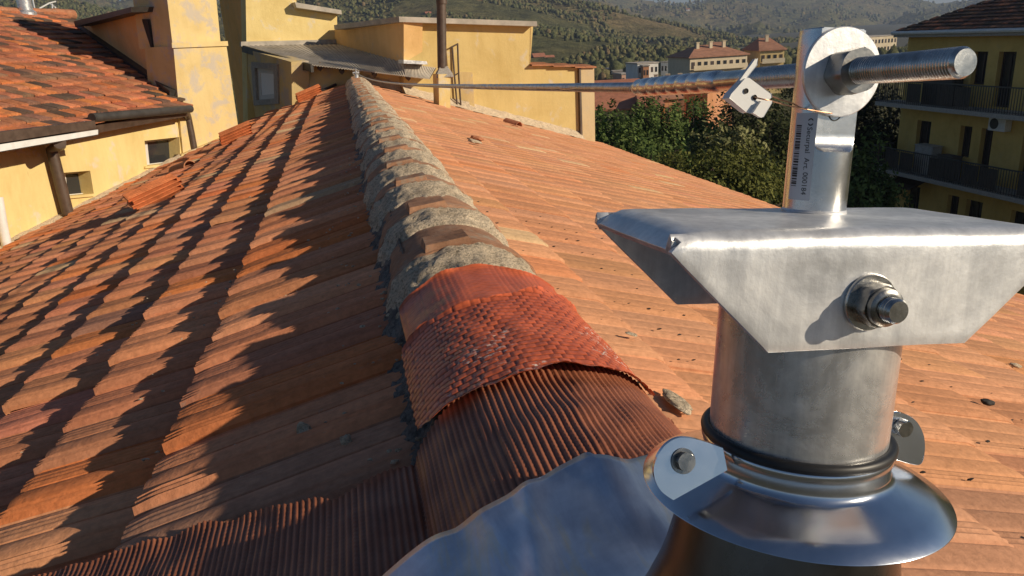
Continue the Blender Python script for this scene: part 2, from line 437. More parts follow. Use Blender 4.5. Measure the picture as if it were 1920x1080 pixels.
# ---- ridge: overlapping barrel tiles bedded in mortar
RX, RA, RB, RZ = .238, .176, .122, -.615
def arc(th, grow=0.0): return RX + (RA + grow) * math.sin(th), RZ + (RB + grow) * math.cos(th)
def ridge_tile(y0, k):
    m = MB(); th = np.linspace(-1.72, 1.72, 31)
    ys = [0, 0, .012, .05, .062, .14, .30, .47]
    gr = [-.004, .016, .021, .019, .007, .003, -.002, -.012]
    sx = RNG.normal(0, .006); sz = RNG.normal(0, .004); tw = RNG.normal(0, .02)
    V = []
    for yy, g in zip(ys, gr):
        for t in th:
            x, z = arc(t + tw, g + .004 * nz(t * 3, yy * 9, k * 3.1, 1))
            V.append((x + sx, y0 + yy + .010 * nz(t * 2, k, 5, 1), z + sz))
    n = len(th)
    f = [(i * n + j, i * n + j + 1, (i + 1) * n + j + 1, (i + 1) * n + j) for i in range(len(ys) - 1) for j in range(n - 1)]
    m.add(V, f)
    # raised nib on the crown of the lip
    t0, t1 = -.42, .10
    def a(t, g, yy): x, z = arc(t, g); return (x + sx, y0 + yy, z + sz)
    m.add([a(t0 - .08, .012, .004), a(t1 + .06, .012, .004), a(t1 + .06, .012, .125), a(t0 - .08, .012, .125),
           a(t0, .036, .010), a(t1, .036, .010), a(t1, .030, .115), a(t0, .030, .115)],
          [(0, 1, 5, 4), (1, 2, 6, 5), (2, 3, 7, 6), (3, 0, 4, 7), (4, 5, 6, 7)])
    o = m.build('ridge_tile', MT['ridge'], main, True, autos=40)
    paint(o, (.46, .25, .15), .12)
    # mortar apron that closes the joint in front of the lip
    mm = MB(); th = np.linspace(-1.9, 1.9, 64); NY = 16; V = []
    reach = .23 + RNG.normal(0, .035)
    for i in range(NY):
        q = i / (NY - 1)
        for t in th:
            r_ = reach * (1 + .30 * nz(t * 2.3, k * 2.7, 0, 1)) + .05 * max(0, abs(t) - 1.1)
            yy = y0 + .012 - r_ * (1 - q)
            g = -.008 + .027 * (q ** .6) + .009 * nz(t * 4, yy * 22, k, 1) + .005 * nz(t * 14, yy * 70, k, 1) + .0035 * nz(t * 30, yy * 150, k, 1)
            if q > .96: g -= .006
            if q < .04: g -= .012
            x, z = arc(t, g + .02 * max(0, abs(t) - 1.25))
            mm.v.append((x + sx, yy, z + sz))
    n = len(th)
    mm.f = [(i * n + j, i * n + j + 1, (i + 1) * n + j + 1, (i + 1) * n + j) for i in range(NY - 1) for j in range(n - 1)]
    mm.build('mortar', MT['mortar'], o, True, autos=60)
    return o
y = 1.80; k = 0; ridge_y = []
while y < 13.6:
    ridge_tile(y, k); ridge_y.append(y); y += .455 + RNG.normal(0, .02); k += 1
# rough mortar bed along both feet of the ridge
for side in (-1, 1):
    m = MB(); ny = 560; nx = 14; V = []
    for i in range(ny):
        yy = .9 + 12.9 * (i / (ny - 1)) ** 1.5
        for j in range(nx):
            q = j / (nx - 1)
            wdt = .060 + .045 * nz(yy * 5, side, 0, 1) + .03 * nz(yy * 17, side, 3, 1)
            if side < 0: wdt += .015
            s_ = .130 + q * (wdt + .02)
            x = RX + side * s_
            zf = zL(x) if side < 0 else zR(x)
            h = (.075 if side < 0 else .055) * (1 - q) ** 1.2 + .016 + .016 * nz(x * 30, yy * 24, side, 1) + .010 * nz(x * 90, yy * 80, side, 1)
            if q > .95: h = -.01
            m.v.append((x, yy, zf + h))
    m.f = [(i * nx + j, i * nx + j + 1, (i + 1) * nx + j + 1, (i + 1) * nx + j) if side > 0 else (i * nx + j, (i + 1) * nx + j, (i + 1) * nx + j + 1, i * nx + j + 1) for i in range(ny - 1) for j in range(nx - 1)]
    m.build('mortar_bed', MT['mortar_dark'] if side < 0 else MT['mortar'], main, True, autos=60)  # left foot darker: the ridge's shade put into the mortar colour

# ------------------------------------------------------------------ red mesh ridge rolls draped over the near ridge
def smax(a, b, k=.02):
    h = max(k - abs(a - b), 0) / k
    return max(a, b) + h * h * k * .25
def drape(x, y):
    t = (x - RX) / (RA + .020)
    z = RZ + (RB + .012) * math.sqrt(max(0, 1 - t * t)) if abs(t) < 1 else -9
    s_ = zL(x) + .030 + .050 * min(1, max(0, (RX - x - .12) / .15)) if x < RX else zR(x) + .034
    return smax(z, s_, .06)
def band(name, xl, xr, yn, yf, off, pattern, amp, ny, step_x, matl, label, wr=.006, seed=0):
    # positions at equal arc length across the ridge
    xs = [xl]; dx = .0008
    acc = 0; x = xl
    arcs = [0.0]
    while x < xr:
        z0 = drape(x, 0); z1 = drape(x + dx, 0); acc += math.hypot(dx, z1 - z0); x += dx
        if acc - arcs[-1] >= step_x: xs.append(x); arcs.append(acc)
    n = len(xs); V = np.zeros((ny, n, 3)); T = np.zeros((ny, n))
    for j, x in enumerate(xs):
        e = 1e-3
        z0, z1 = drape(x - e, 0), drape(x + e, 0); nn = nrm((-(z1 - z0), 0, 2 * e))
        y0, y1 = yn(x), yf(x)
        for i in range(ny):
            y = y0 + (y1 - y0) * i / (ny - 1)
            wv = wr * nz(x * 9 + seed, y * 7, seed, 1) + wr * .45 * nz(x * 26, y * 20 + seed, seed, 1)
            hgt, tin = pattern(arcs[j], y)
            q = min(i, ny - 1 - i)
            edge = .006 * math.exp(-q / 3.0) * (1 + 1.3 * nz(x * 20, seed, i > ny / 2, 1))
            V[i, j] = (x, y, drape(x, y) + off + wv + edge) + nn * hgt * amp
            T[i, j] = tin
    f = [(i * n + j, i * n + j + 1, (i + 1) * n + j + 1, (i + 1) * n + j) for i in range(ny - 1) for j in range(n - 1)]
    o = mesh_obj(name, V.reshape(-1, 3), f, matl, None, True)
    ca = o.data.color_attributes.new('tint', 'FLOAT_COLOR', 'POINT')
    tt = T.reshape(-1, 1)
    ca.data.foreach_set('color', np.concatenate([np.repeat(tt, 3, 1), np.ones((len(tt), 1))], 1).astype(np.float32).ravel())
    tag(o, label, 'ridge flashing', 'red mesh flashing rolls draped over the near ridge')
    return o
def hexcell(a, y, cw=.0185, ch=.0165):
    r = math.floor(y / ch); fy = y / ch - r
    fx = (a / cw + .5 * (r % 2)) % 1.0
    d = min(min(fx, 1 - fx) * cw * 1.0, min(fy, 1 - fy) * ch)
    h = min(1, d / .0022); h = h * h * (3 - 2 * h)
    return h, .28 + .72 * h
def ribs(a, y, p=.0095):
    fx = abs(((a / p) % 1) - .5) * 2
    r = math.floor(a / p)
    fy = abs(((y / (p * .95) + .5 * (r % 2)) % 1) - .5) * 2
    h = (1 - fx) ** 1.0
    d = max(0, 1 - math.hypot(fx * .9, fy * .9)); d = min(1, d * 2.2)
    return h * 1.0 - .55 * (1 - d) * (fx > .45), .45 + .55 * h
def fine(a, y, p=.0125):
    fx = abs(((a / p) % 1) - .5) * 2; fy = abs(((y / .011) % 1) - .5) * 2
    h = min(1, (1 - fx) * 4) * min(1, (1 - fy) * 4)
    return h, .7 + .3 * h
def mesh_red(name, base, rough, spec, glint=0.0):
    m = mat(name, base, rough, 0, spec)
    at = N(m, 'ShaderNodeAttribute'); at.attribute_name = 'tint'
    co = coords(m); n1 = noise_tex(m, co, 12, 7, .65)
    c = mix(m, 1.0, base, at.outputs['Color'], 'MULTIPLY')
    c = mix(m, 1.0, c, ramp(m, n1, [(.3, (.70, .66, .64)), (.6, (1, 1, 1)), (.8, (1.12, 1.12, 1.1))]), 'MULTIPLY')
    glint_mask = mix(m, 1.0, step(m, noise_tex(m, co, 7, 3, .5), .55, .66), step(m, noise_tex(m, coords(m, 'Object', (80, 160, 80)), 1.0, 3, .6), .57, .61), 'MULTIPLY')
    if glint: c = mix(m, glint_mask, c, (.80, .68, .58))  # pale flecks painted to stand for sun glints on the cells
    L(m, c, B(m).inputs['Base Color'])
    B(m).inputs['Coat Weight'].default_value = .12; B(m).inputs['Coat Roughness'].default_value = .25
    return m
MT['mesh1'] = mesh_red('red_painted_mesh', (.70, .155, .06), .42, .5)
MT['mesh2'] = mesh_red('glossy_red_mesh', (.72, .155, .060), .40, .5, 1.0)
MT['mesh3'] = mesh_red('shaded_red_mesh', (.46, .165, .085), .5, .4)  # shadow over this band put into a darker red-brown colour
band('ridge_flashing', .062, .405, lambda x: 1.12, lambda x: 1.585 - .35 * abs(x - .22) ** 1.2 + .012 * nz(x * 20, 3, 3, 1), .006, fine, .0010, 150, .0036, MT['mesh1'],
     'smooth red mesh ridge flashing farthest from the post, touching the grey mortar', .006, 1.3)
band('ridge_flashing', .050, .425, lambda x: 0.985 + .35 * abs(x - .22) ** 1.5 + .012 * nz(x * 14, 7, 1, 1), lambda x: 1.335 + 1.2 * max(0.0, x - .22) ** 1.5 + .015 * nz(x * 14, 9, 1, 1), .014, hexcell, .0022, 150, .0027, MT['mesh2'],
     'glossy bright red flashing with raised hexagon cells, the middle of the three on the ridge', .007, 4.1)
M3F = [(-.95, 1.20), (-.58, 1.13), (-.39, 1.08), (-.27, 1.05), (-.08, .955), (.04, .985), (.2, 1.05), (.5, 1.06)]
def m3far(x):
    for (a, b), (c, d) in zip(M3F, M3F[1:]):
        if x <= c: return b + (d - b) * (x - a) / (c - a) + .010 * nz(x * 14, 2, 2, 1)
    return 1.06
band('ridge_flashing', -.95, .475, lambda x: .62, m3far, .004, ribs, .0026, 165, .0024, MT['mesh3'],
     'ribbed flashing, red darkened for shade, under the grey metal sheet, trailing down the left slope', .007, 8.8)

# ------------------------------------------------------------------ anchor post in the foreground (its own tilted frame)
RP = np.array([[.9954, -.0173, .0946], [.0088, .9960, .0890], [-.0957, -.0878, .9915]])
OP = np.array([.2683, .3992, -.2031])
MP = Matrix(((RP[0, 0], RP[0, 1], RP[0, 2], OP[0]), (RP[1, 0], RP[1, 1], RP[1, 2], OP[1]), (RP[2, 0], RP[2, 1], RP[2, 2], OP[2]), (0, 0, 0, 1)))
def wl(p): return RP @ np.array(p, float) + OP        # post frame -> world
def lp(x, y, k, val):                                  # sight line in the post frame at coordinate k = val
    r = RP.T @ ray(x, y); o = RP.T @ (-OP); s_ = (val - o[k]) / r[k]; return r * s_ + o
post = empty('anchor_post', (0, 0, 0), 'shiny galvanised steel anchor post with a folded bracket on top, standing in the foreground', 'anchor post', mat=MP)
Rp = .055
m = MB(); m.lathe([(Rp - .004, -.27), (Rp, -.27), (Rp, .085), (Rp - .004, .085)], 96, cap=False)
m.build('pipe', MT['galv_pipe'], post, True, False)
# folded bracket: top plate and two flanges, one mesh with a bend radius
ZB, ZT, WB, WT, YF = .0223, .0891, .0634, .1246, .0588
def bracket():
    bm = bmesh.new(); R = .0105; th = .004; prof = []
    # section through y,z (outer skin): front flange bottom -> bend -> top -> bend -> rear flange bottom
    for q in np.linspace(0, 1, 9): prof.append((-YF, ZB + (ZT - R - ZB) * q))
    for a in np.linspace(0, math.pi / 2, 7)[1:]: prof.append((-YF + R - R * math.cos(a), ZT - R + R * math.sin(a)))
    for q in np.linspace(0, 1, 9)[1:]: prof.append((-YF + R + (2 * YF - 2 * R) * q, ZT))
    for a in np.linspace(0, math.pi / 2, 7)[1:]: prof.append((YF - R + R * math.sin(a), ZT - R + R * math.cos(a)))
    for q in np.linspace(0, 1, 9)[1:]: prof.append((YF, ZT - R - (ZT - R - ZB) * q))
    def halfw(y, z):
        q = min(1, max(0, (z - ZB) / (ZT - R - ZB)))
        if q < 1 - 1e-6: wv = WB + (WT - WB) * q
        else: wv = WT
        # little relief notch at each bend
        return wv
    NXn = 33; grid = []
    for (y, z) in prof:
        hw = halfw(y, z); row = []
        notch = .006 * math.exp(-((z - (ZT - R * .5)) / .003) ** 2) if abs(y + YF) < R * 1.05 else 0
        for i in range(NXn):
            s_ = i / (NXn - 1) * 2 - 1
            x = s_ * (hw - notch)
            zz = z
            # ends of the top plate are rolled down a little
            if abs(y) < YF - R * .5: zz -= .010 * max(0, (abs(x) - (WT - .020)) / .020) ** 2
            row.append(bm.verts.new((x, y + .0004 * nz(x * 40, y * 40, z * 40, 1), zz + .0005 * nz(x * 30, y * 30, 3, 1))))
        grid.append(row)
    for i in range(len(prof) - 1):
        for j in range(NXn - 1): bm.faces.new((grid[i][j], grid[i][j + 1], grid[i + 1][j + 1], grid[i + 1][j]))
    bmesh.ops.recalc_face_normals(bm, faces=bm.faces); bm.normal_update()
    if max(bm.faces, key=lambda q: q.calc_center_median().z).normal.z < 0: bmesh.ops.reverse_faces(bm, faces=bm.faces)
    me = bpy.data.meshes.new('bracket'); bm.to_mesh(me); bm.free()
    me.polygons.foreach_set('use_smooth', [True] * len(me.polygons)); me.set_sharp_from_angle(angle=math.radians(50))
    o = bpy.data.objects.new('bracket', me); COL.objects.link(o); o.parent = post; me.materials.append(MT['galv'])
    s = o.modifiers.new('thick', 'SOLIDIFY'); s.thickness = .0042; s.offset = -1
    b = o.modifiers.new('bevel', 'BEVEL'); b.width = .0007; b.segments = 2; b.limit_method = 'ANGLE'; b.angle_limit = math.radians(60)
    return o
brk = bracket()

def hex_nut(m, c, axis_s, r, h, k=6, rot=0.25, ax=(1, 0, 0), ay=(0, 0, 1), az=(0, -1, 0)):
    """hexagon with chamfered corners; grows from c along az"""
    c = np.array(c, float); ax, ay, az = map(lambda q: np.array(q, float), (ax, ay, az))
    prof = [(r * .93, 0, .0), (r, .1 * h, 1), (r, .88 * h, 1), (r * .90, h, 0)]
    K = 36; b = len(m.v)
    for (rr, z, hx) in prof:
        for j in range(K):
            a = 2 * math.pi * j / K
            aa = ((a - rot) % (math.pi / 3)) - math.pi / 6
            hexr = r * math.cos(math.pi / 6) / math.cos(aa)
            q = min(hexr, rr) if not hx else hexr
            m.v.append(tuple(c + q * math.cos(a) * ax + q * math.sin(a) * ay + z * az))
    for i in range(3):
        for j in range(K): m.f.append((b + i * K + j, b + i * K + (j + 1) % K, b + (i + 1) * K + (j + 1) % K, b + (i + 1) * K + j))
    m.f.append(tuple(b + j for j in range(K))[::-1]); m.f.append(tuple(b + 3 * K + j for j in range(K)))
    return m
FR = dict(ax=(1, 0, 0), ay=(0, 0, 1), az=(0, -1, 0))
def thread(r, z0, z1, pitch, d=.0007):
    pr = []; z = z0
    while z < z1 - pitch:
        pr += [(r, z), (r, z + pitch * .25), (r - d, z + pitch * .6), (r - d, z + pitch * .75)]; z += pitch
    return pr
bc = lp(1628, 566, 1, -YF)                    # bolt through the front flange
m = MB(); m.lathe([(.001, 0), (.0158, 0), (.0160, .0006), (.0160, .0018), (.0154, .0026), (.001, .0026)], 48, (bc[0], -YF - .0002, bc[2]), **FR)
m.build('washer', MT['bolt'], brk, True, False)
m = MB(); hex_nut(m, (bc[0], -YF - .0026, bc[2]), 0, .0128, .0095)
m.lathe([(.0106, .0094), (.0104, .0125), (.0085, .0138), (.007, .0138)], 48, (bc[0], -YF - .0026, bc[2]), cap=False, **FR)
m.build('nut', MT['nut'], brk, True, False)
m = MB(); m.lathe([(.001, 0), (.0068, 0)] + thread(.0068, .0005, .0225, .0018) + [(.0068, .0225), (.0058, .0238), (.0, .0238)], 48, (bc[0], -YF, bc[2]), **FR)
m.build('bolt', MT['bolt'], brk, True, False)
# round pin welded on the plate, flattened on its front and drilled
PX, PY, PRr = .0151, .0272, .0195
FLAT = PY - .0116
def pin():
    NA = 96; zs = list(np.linspace(ZT - .001, .128, 8)) + list(np.linspace(.1281, .1465, 26)) + list(np.linspace(.149, .199, 14)) + [.2015, .2022]
    m = MB()
    for i, z in enumerate(zs):
        sh = 1.0 if z < .199 else (.985 if z < .2017 else .93)
        # scooped run-out of the flat
        lim = FLAT
        for j in range(NA):
            a = 2 * math.pi * j / NA
            x = PX + PRr * sh * math.cos(a); yv = PY + PRr * sh * math.sin(a)
            if z > .128:
                q = min(1, (z - .128) / .011); cut = PY - PRr + (FLAT - (PY - PRr)) * math.sqrt(max(0, 1 - (1 - q) ** 2))
                if yv < cut: yv = cut
            m.v.append((x, yv, z))
    n = len(zs)
    m.f = [(i * NA + j, i * NA + (j + 1) % NA, (i + 1) * NA + (j + 1) % NA, (i + 1) * NA + j) for i in range(n - 1) for j in range(NA)]
    m.f.append(tuple((n - 1) * NA + j for j in range(NA)))
    return m.build('pin', MT['alu'], post, True, False, autos=28)
pn = pin()
hc = lp(1566, 214, 1, FLAT - .0003)
m = MB(); m.lathe([(.0001, 0), (.0036, 0), (.0042, .0006), (.0036, .0003)], 32, (hc[0], FLAT + .0002, hc[2]), cap=False, **FR)
m.build('drilled_hole', MT['dark'], pn, True, False)
m = MB(); m.lathe([(PRr * 1.005, ZT - .0005), (PRr * 1.04, ZT + .0012), (PRr * 1.0, ZT + .0022)], 64, (PX, PY, 0), cap=False)
m.build('weld_bead', MT['galv'], pn, True, False)

# sticker wrapped round the left of the pin with barcode and lettering
def wrap(u, z, g): # u: arc length measured from the left-front
    a = math.radians(184) + u / PRr
    return (PX + (PRr + g) * math.cos(a), PY + (PRr + g) * math.sin(a), z)
ZS0, ZS1 = .0975, .1515
USL, USR = -.001, .0142
m = MB(); nu_ = 20
for i, z in enumerate((ZS0, ZS1)):
    for j in range(nu_ + 1): m.v.append(wrap(USL + (USR - USL) * j / nu_, z, .00012))
m.f = [(j, j + 1, nu_ + 1 + j + 1, nu_ + 1 + j) for j in range(nu_)]
MT['sticker'] = mat('sticker_film', (.52, .54, .58), .4)
st = m.build('sticker', MT['sticker'], pn, True, False)
MT['ink'] = mat('black_ink', (.02, .02, .022), .6)
m = MB(); z = ZS0 + .0085; rb = random.Random(3)
while z < ZS1 - .008:
    h = rb.choice((.0003, .0004, .0007, .0009, .0012))
    b = len(m.v); c = 6
    for zz in (z, z + h):
        for j in range(c + 1): m.v.append(wrap(USL + .0014 + .0042 * j / c, zz, .00022))
    m.f += [(b + j, b + j + 1, b + c + 1 + j + 1, b + c + 1 + j) for j in range(c)]
    z += h + rb.choice((.0003, .0005, .0008))
m.build('barcode', MT['ink'], st, False, False)
def text_mesh(body, size):
    cu = bpy.data.curves.new('lettering', 'FONT'); cu.body = body; cu.size = size; cu.resolution_u = 3
    o = bpy.data.objects.new('lettering', cu); COL.objects.link(o)
    dg = bpy.context.evaluated_depsgraph_get(); dg.update()
    me = bpy.data.meshes.new_from_object(o.evaluated_get(dg))
    V = [v.co.copy() for v in me.vertices]; Fs = [tuple(p.vertices) for p in me.polygons]
    bpy.data.objects.remove(o); bpy.data.curves.remove(cu); bpy.data.meshes.remove(me)
    return V, Fs
m = MB()
V, Fs = text_mesh('Securpal  Art. 000184', .0046)
ln = max(v.x for v in V)
scx = (ZS1 - ZS0 - .012) / ln
m.add([wrap(.0086 + v.y, ZS1 - .0085 - v.x * scx, .00022) for v in V], Fs)
k = 20                                          # ring of the emblem before the name, open on two sides
for a0, a1 in ((.5, 2.7), (3.6, 5.8)):
    b = len(m.v)
    for i in range(k + 1):
        a = a0 + (a1 - a0) * i / k
        for r in (.0013, .0019): m.v.append(wrap(.0103 + r * math.cos(a), ZS1 - .0055 + r * 1.2 * math.sin(a), .00022))
    m.f += [(b + 2 * i, b + 2 * i + 1, b + 2 * i + 3, b + 2 * i + 2) for i in range(k)]
m.build('lettering', MT['ink'], st, False, False)

# ---- threaded tension rod through the pin, with washer, nut and crimped sleeve
rod = empty('tension_rod', (0, 0, 0), 'bright threaded steel rod bolted through the post top with big nut and washer', 'threaded rod', mat=MP)
ZRD = .1762
FR2 = dict(ax=(1, 0, 0), ay=(0, 0, 1), az=(0, 1, 0.012))
m = MB(); m.lathe([(0, -.0822), (.0066, -.0822), (.0079, -.0800)] + thread(.0079, -.0798, .118, .0020, .0006) + [(.0079, .119), (.0074, .122), (.0074, .20)], 48, (PX, 0, ZRD), **FR2)
m.build('threaded_bar', MT['bolt'], rod, True, False)
m = MB(); m.lathe([(.001, .0), (.0262, 0), (.0268, .0006), (.0268, .0026), (.0262, .0032), (.001, .0032)], 72, (PX, FLAT - .0002, ZRD), **FR)
m.build('washer', MT['galv'], rod, True, False)
m = MB(); hex_nut(m, (PX, FLAT - .0036, ZRD), 0, .0146, .0155, rot=.30)
m.build('nut', MT['nut'], rod, True, False)
pr = [(.0072, .165), (.0086, .168)]
for i in range(7):
    z = .176 + i * .022
    pr += [(.0088, z), (.0088, z + .014), (.0081, z + .0165), (.0081, z + .0195)]
pr += [(.0086, .335), (.0060, .345)]
m = MB(); m.lathe(pr, 40, (PX, 0, ZRD), **FR2)
m.build('crimped_sleeve', MT['alu'], rod, True, False, autos=30)
rod_end = wl((PX, .34, ZRD + .34 * .012))

# ---- steel cable to the post at the far end of the ridge
FARP = np.array([.222, 12.35, -.502])
cend = FARP + np.array([.0, -.02, .118])
path = []; nseg = 900
for i in range(nseg + 1):
    q = (i / nseg) ** 2.0
    p = rod_end * (1 - q) + cend * q
    p[2] -= .055 * 4 * q * (1 - q)
    path.append(p)
m = MB(); KC = 24; b = 0
dcum = 0; tw = []
for i in range(len(path)):
    if i: dcum += np.linalg.norm(path[i] - path[i - 1])
    tw.append(dcum / .045 * 2 * math.pi)
m.tube(path, .0056, KC, True, lambda i, a: .80 + .20 * abs(math.cos(3 * (a + tw[i]))) ** .5)
cab = m.build('steel_cable', MT['cable'], None, True, autos=25)
tag(cab, 'taut twisted steel cable stretched above the ridge between the two anchor posts', 'cable')

# ---- the far anchor post
fp = empty('anchor_post', tuple(FARP), 'tiny bright anchor post at the far end of the ridge, below the corrugated lean-to roof', 'anchor post')
m = MB(); m.lathe([(.058, -.02), (.058, .018), (.040, .022), (.038, .085), (.050, .088), (.050, .100), (.020, .104)], 32, FARP); m.build('pipe', MT['galv_pipe'], fp, True)
m = MB(); m.box(FARP + (0, 0, .116), .10, .07, .022); m.build('bracket', MT['galv'], fp, bevel=.003)
m = MB(); m.lathe([(.016, .126), (.016, .175), (.010, .18)], 20, FARP); m.build('pin', MT['alu'], fp, True)

# ---- white plastic tag hanging from the pin on a thin wire
tg = empty('plastic_tag', (0, 0, 0), 'small white plastic seal tag tied to the post with a thin copper wire', 'tag', mat=MP)
TD = -.012
def tp(x, y, d=0): return lp(x, y, 1, TD) + np.array([0, d, 0])
m = MB()
body = [(1362, 184), (1366, 176), (1394, 147), (1400, 148), (1441, 176), (1442, 182), (1432, 192), (1420, 191), (1401, 212), (1395, 210)]
m.prism([tp(*q, -.003) for q in body], (0, .0075, 0))
m.build('tag_body', MT['plastic'], tg, False, False, bevel=.0009)
m = MB(); m.prism([tp(*q, -.001) for q in [(1381, 158), (1413, 112), (1418, 111), (1418, 122), (1394, 152)]], (0, .0022, 0))
m.build('strap_tail', MT['plastic'], tg, False, False, bevel=.0005)
m = MB(); m.prism([tp(*q, -.0062) for q in [(1401, 212), (1417, 190), (1436, 190), (1436, 194), (1421, 219), (1416, 220)]], (0, .0032, 0))
m.build('lock_lug', MT['plastic'], tg, False, False, bevel=.0007)
for q in [(1393, 171), (1409, 183)]:
    c = tp(*q, -.0031); m = MB(); m.lathe([(.0001, .0), (.0012, .0), (.0015, .0004)], 18, c, cap=False, **FR); m.build('hole', MT['dark'], tg, True, False)
wa = tp(1409, 183, -.0035); wb_ = np.array([hc[0], FLAT - .0012, hc[2]])
mid = lp(1487, 200, 1, FLAT - .012)
m = MB(); pth = []
ctrl = [wa, tp(1440, 190, -.004), mid, lp(1530, 208, 1, FLAT - .006), wb_, wb_ + np.array([.0015, .010, 0])]
def catmull(c, n=10):
    c = [np.array(x, float) for x in c]; o_ = []
    for i in range(len(c) - 1):
        p0, p1, p2, p3 = c[max(i - 1, 0)], c[i], c[i + 1], c[min(i + 2, len(c) - 1)]
        for k_ in range(n):
            t = k_ / n
            o_.append(.5 * ((2 * p1) + (p2 - p0) * t + (2 * p0 - 5 * p1 + 4 * p2 - p3) * t * t + (3 * p1 - p0 - 3 * p2 + p3) * t ** 3))
    return o_ + [c[-1]]
m.tube(catmull(ctrl), .00042, 8)
m.tube(catmull([tp(1440, 178, -.001), lp(1462, 186, 1, .006), lp(1486, 194, 1, .016), (PX - PRr * .8, PY - .004, hc[2] + .002), (PX - .004, PY, hc[2])]), .00042, 8)
m.build('wire', MT['copper'], tg, True, False)

# ------------------------------------------------------------------ clamp collar round the pipe
col_ = empty('pipe_collar', (0, 0, 0), 'polished stainless clamp collar with a flared skirt and black rubber ring round the post', 'collar', mat=MP)
m = MB()
pr = [(.0572 + .0034 * math.cos(a), -.0525 + .0036 * math.sin(a)) for a in np.linspace(0, 2 * math.pi, 17)]
m.lathe(pr, 96, cap=False); m.build('rubber_ring', MT['rubber'], col_, True, False)
m = MB()
m.lathe([(.0565, -.0525), (.0588, -.0540), (.0598, -.0575), (.0584, -.0620), (.0580, -.0680), (.0586, -.0718), (.0618, -.0738), (.072, -.0780), (.084, -.0832), (.0965, -.0886), (.0967, -.0891), (.0955, -.0892), (.080, -.0826), (.063, -.0752), (.0575, -.072)], 128, cap=False)
m.build('skirt', MT['stainless'], col_, True, False, autos=60)
def ear(outline, yv, tilt, flip):
    m = MB(); pts = []
    sm_ = [tuple(q) for q in catmull([(x, z) for x, z in outline[1:]], 5)]
    for (x, z) in [outline[0]] + sm_: pts.append((x, yv + (z + .085) * tilt, z))
    m.prism(pts, (0, .0022, 0)); return m
ol = [(-.0600, -.0640), (-.0980, -.0815), (-.1065, -.0750), (-.1110, -.0660), (-.1105, -.0570), (-.1040, -.0470), (-.0930, -.0410), (-.0780, -.0425), (-.0620, -.0500)]
ol = [(-.0600, -.0640)] + [(-.089 + (x + .089) * .86, -.0575 + (z + .0575) * .86) for x, z in ol[1:-1]] + [(-.0620, -.0510)]
o = ear(ol, -.028, .30, 1).build('clamp_ear', MT['stainless'], col_, False, False, bevel=.0008)
c = np.array([-.0890, -.028 + (.085 - .0565) * .30, -.0565])
m = MB(); aa = nrm((0, -1, .30)); kw = dict(ax=(1, 0, 0), ay=tuple(np.cross(aa, (1, 0, 0)) * -1), az=tuple(aa))
hex_nut(m, c, 0, .0062, .0055, rot=.3, **kw)
m.lathe([(.0001, .0002), (.0078, .0002), (.0078, .0010), (.005, .0010)], 32, c, cap=False, **kw)
m.build('hex_bolt', MT['nut'], o, True, False)
olr = [(.0600, -.0690), (.0780, -.0780), (.1000, -.0860), (.1052, -.0770), (.1035, -.0622), (.0940, -.0490), (.0794, -.0425), (.0650, -.0440), (.0600, -.0500)]
olr = [(.0600, -.0690), (.0780, -.0775)] + [(.080 + (x - .080) * .80, -.060 + (z + .060) * .86) for x, z in olr[2:-1]] + [(.0600, -.0510)]
o = ear(olr, -.004, .12, 1).build('clamp_ear', MT['stainless'], col_, False, False, bevel=.0008)
c = np.array([.0800, -.004 + (.085 - .0545) * .12, -.0545])
m = MB(); hex_nut(m, c, 0, .0062, .0055, rot=.1, **FR); m.build('hex_bolt', MT['bolt'], o, True, False)

# ------------------------------------------------------------------ metal flashing sheet with cone
fl = empty('flashing_sheet', (.243, .40, -.47), 'bent sky-tinted metal flashing sheet with a cone, lying on the ridge under the post', 'flashing')
def zs(x, y):
    z = -.455 - .80 * (x - .25) ** 2 - .14 * abs(x - .25) + .006 * nz(x * 8, y * 8, 1, 1) + .004 * abs(nz(x * 13 + y * 9, y * 5 - x * 4, 7, 1)) + .0014 * nz(x * 30, y * 26, 4, 1)
    dd = math.hypot(x - .236, y - .370); z += .055 * math.exp(-(max(0, dd - .07) / .05) ** 1.5)
    z += .016 * math.exp(-((x - .235) / .022) ** 2) * max(0, (y - .55) / .2)
    z += .006 * math.exp(-((x - .13 - .15 * (y - .6)) / .014) ** 2) - .006 * math.exp(-((x - .07) / .022) ** 2)
    return z
def on_sheet(px_, py_):
    z = -.47
    for _ in range(30):
        r = ray(px_, py_); p = r * (z / r[2]); z = .5 * z + .5 * zs(p[0], p[1])
    return p
edge = [(640, 1180), (700, 1098), (744, 1056), (800, 1012), (880, 970), (950, 928), (1000, 898), (1060, 868), (1090, 852), (1104, 848), (1120, 852), (1160, 858), (1205, 855), (1240, 848), (1330, 842)]
EP = [on_sheet(*q) for q in edge] + [np.array([.40, .66, 0]), np.array([.43, .5, 0])]
EP = catmull(EP, 9)
ny_ = 60; m = MB(); n = len(EP)
for i in range(ny_ + 1):
    t = i / ny_
    for e in EP:
        bx = .235 + (e[0] - .235) * 1.0; by = .06
        x = e[0] * (1 - t) + bx * t; y = e[1] * (1 - t) + by * t
        m.v.append((x, y, zs(x, y)))
m.f = [(i * n + j, (i + 1) * n + j, (i + 1) * n + j + 1, i * n + j + 1) for i in range(ny_) for j in range(n - 1)]
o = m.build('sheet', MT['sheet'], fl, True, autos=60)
s = o.modifiers.new('thick', 'SOLIDIFY'); s.thickness = .0007; s.offset = 0
cb = wl((0, 0, -.09)); ce = np.array([.236, .375, -.44])
m = MB(); pth = [cb * (1 - q) + ce * q for q in np.linspace(0, 1, 14)]
m.tube(pth, [.066, .068, .070, .072, .074, .076, .079, .083, .087, .092, .098, .106, .118, .135], 72, False)
m.build('cone', MT['cone'], fl, True, autos=60)

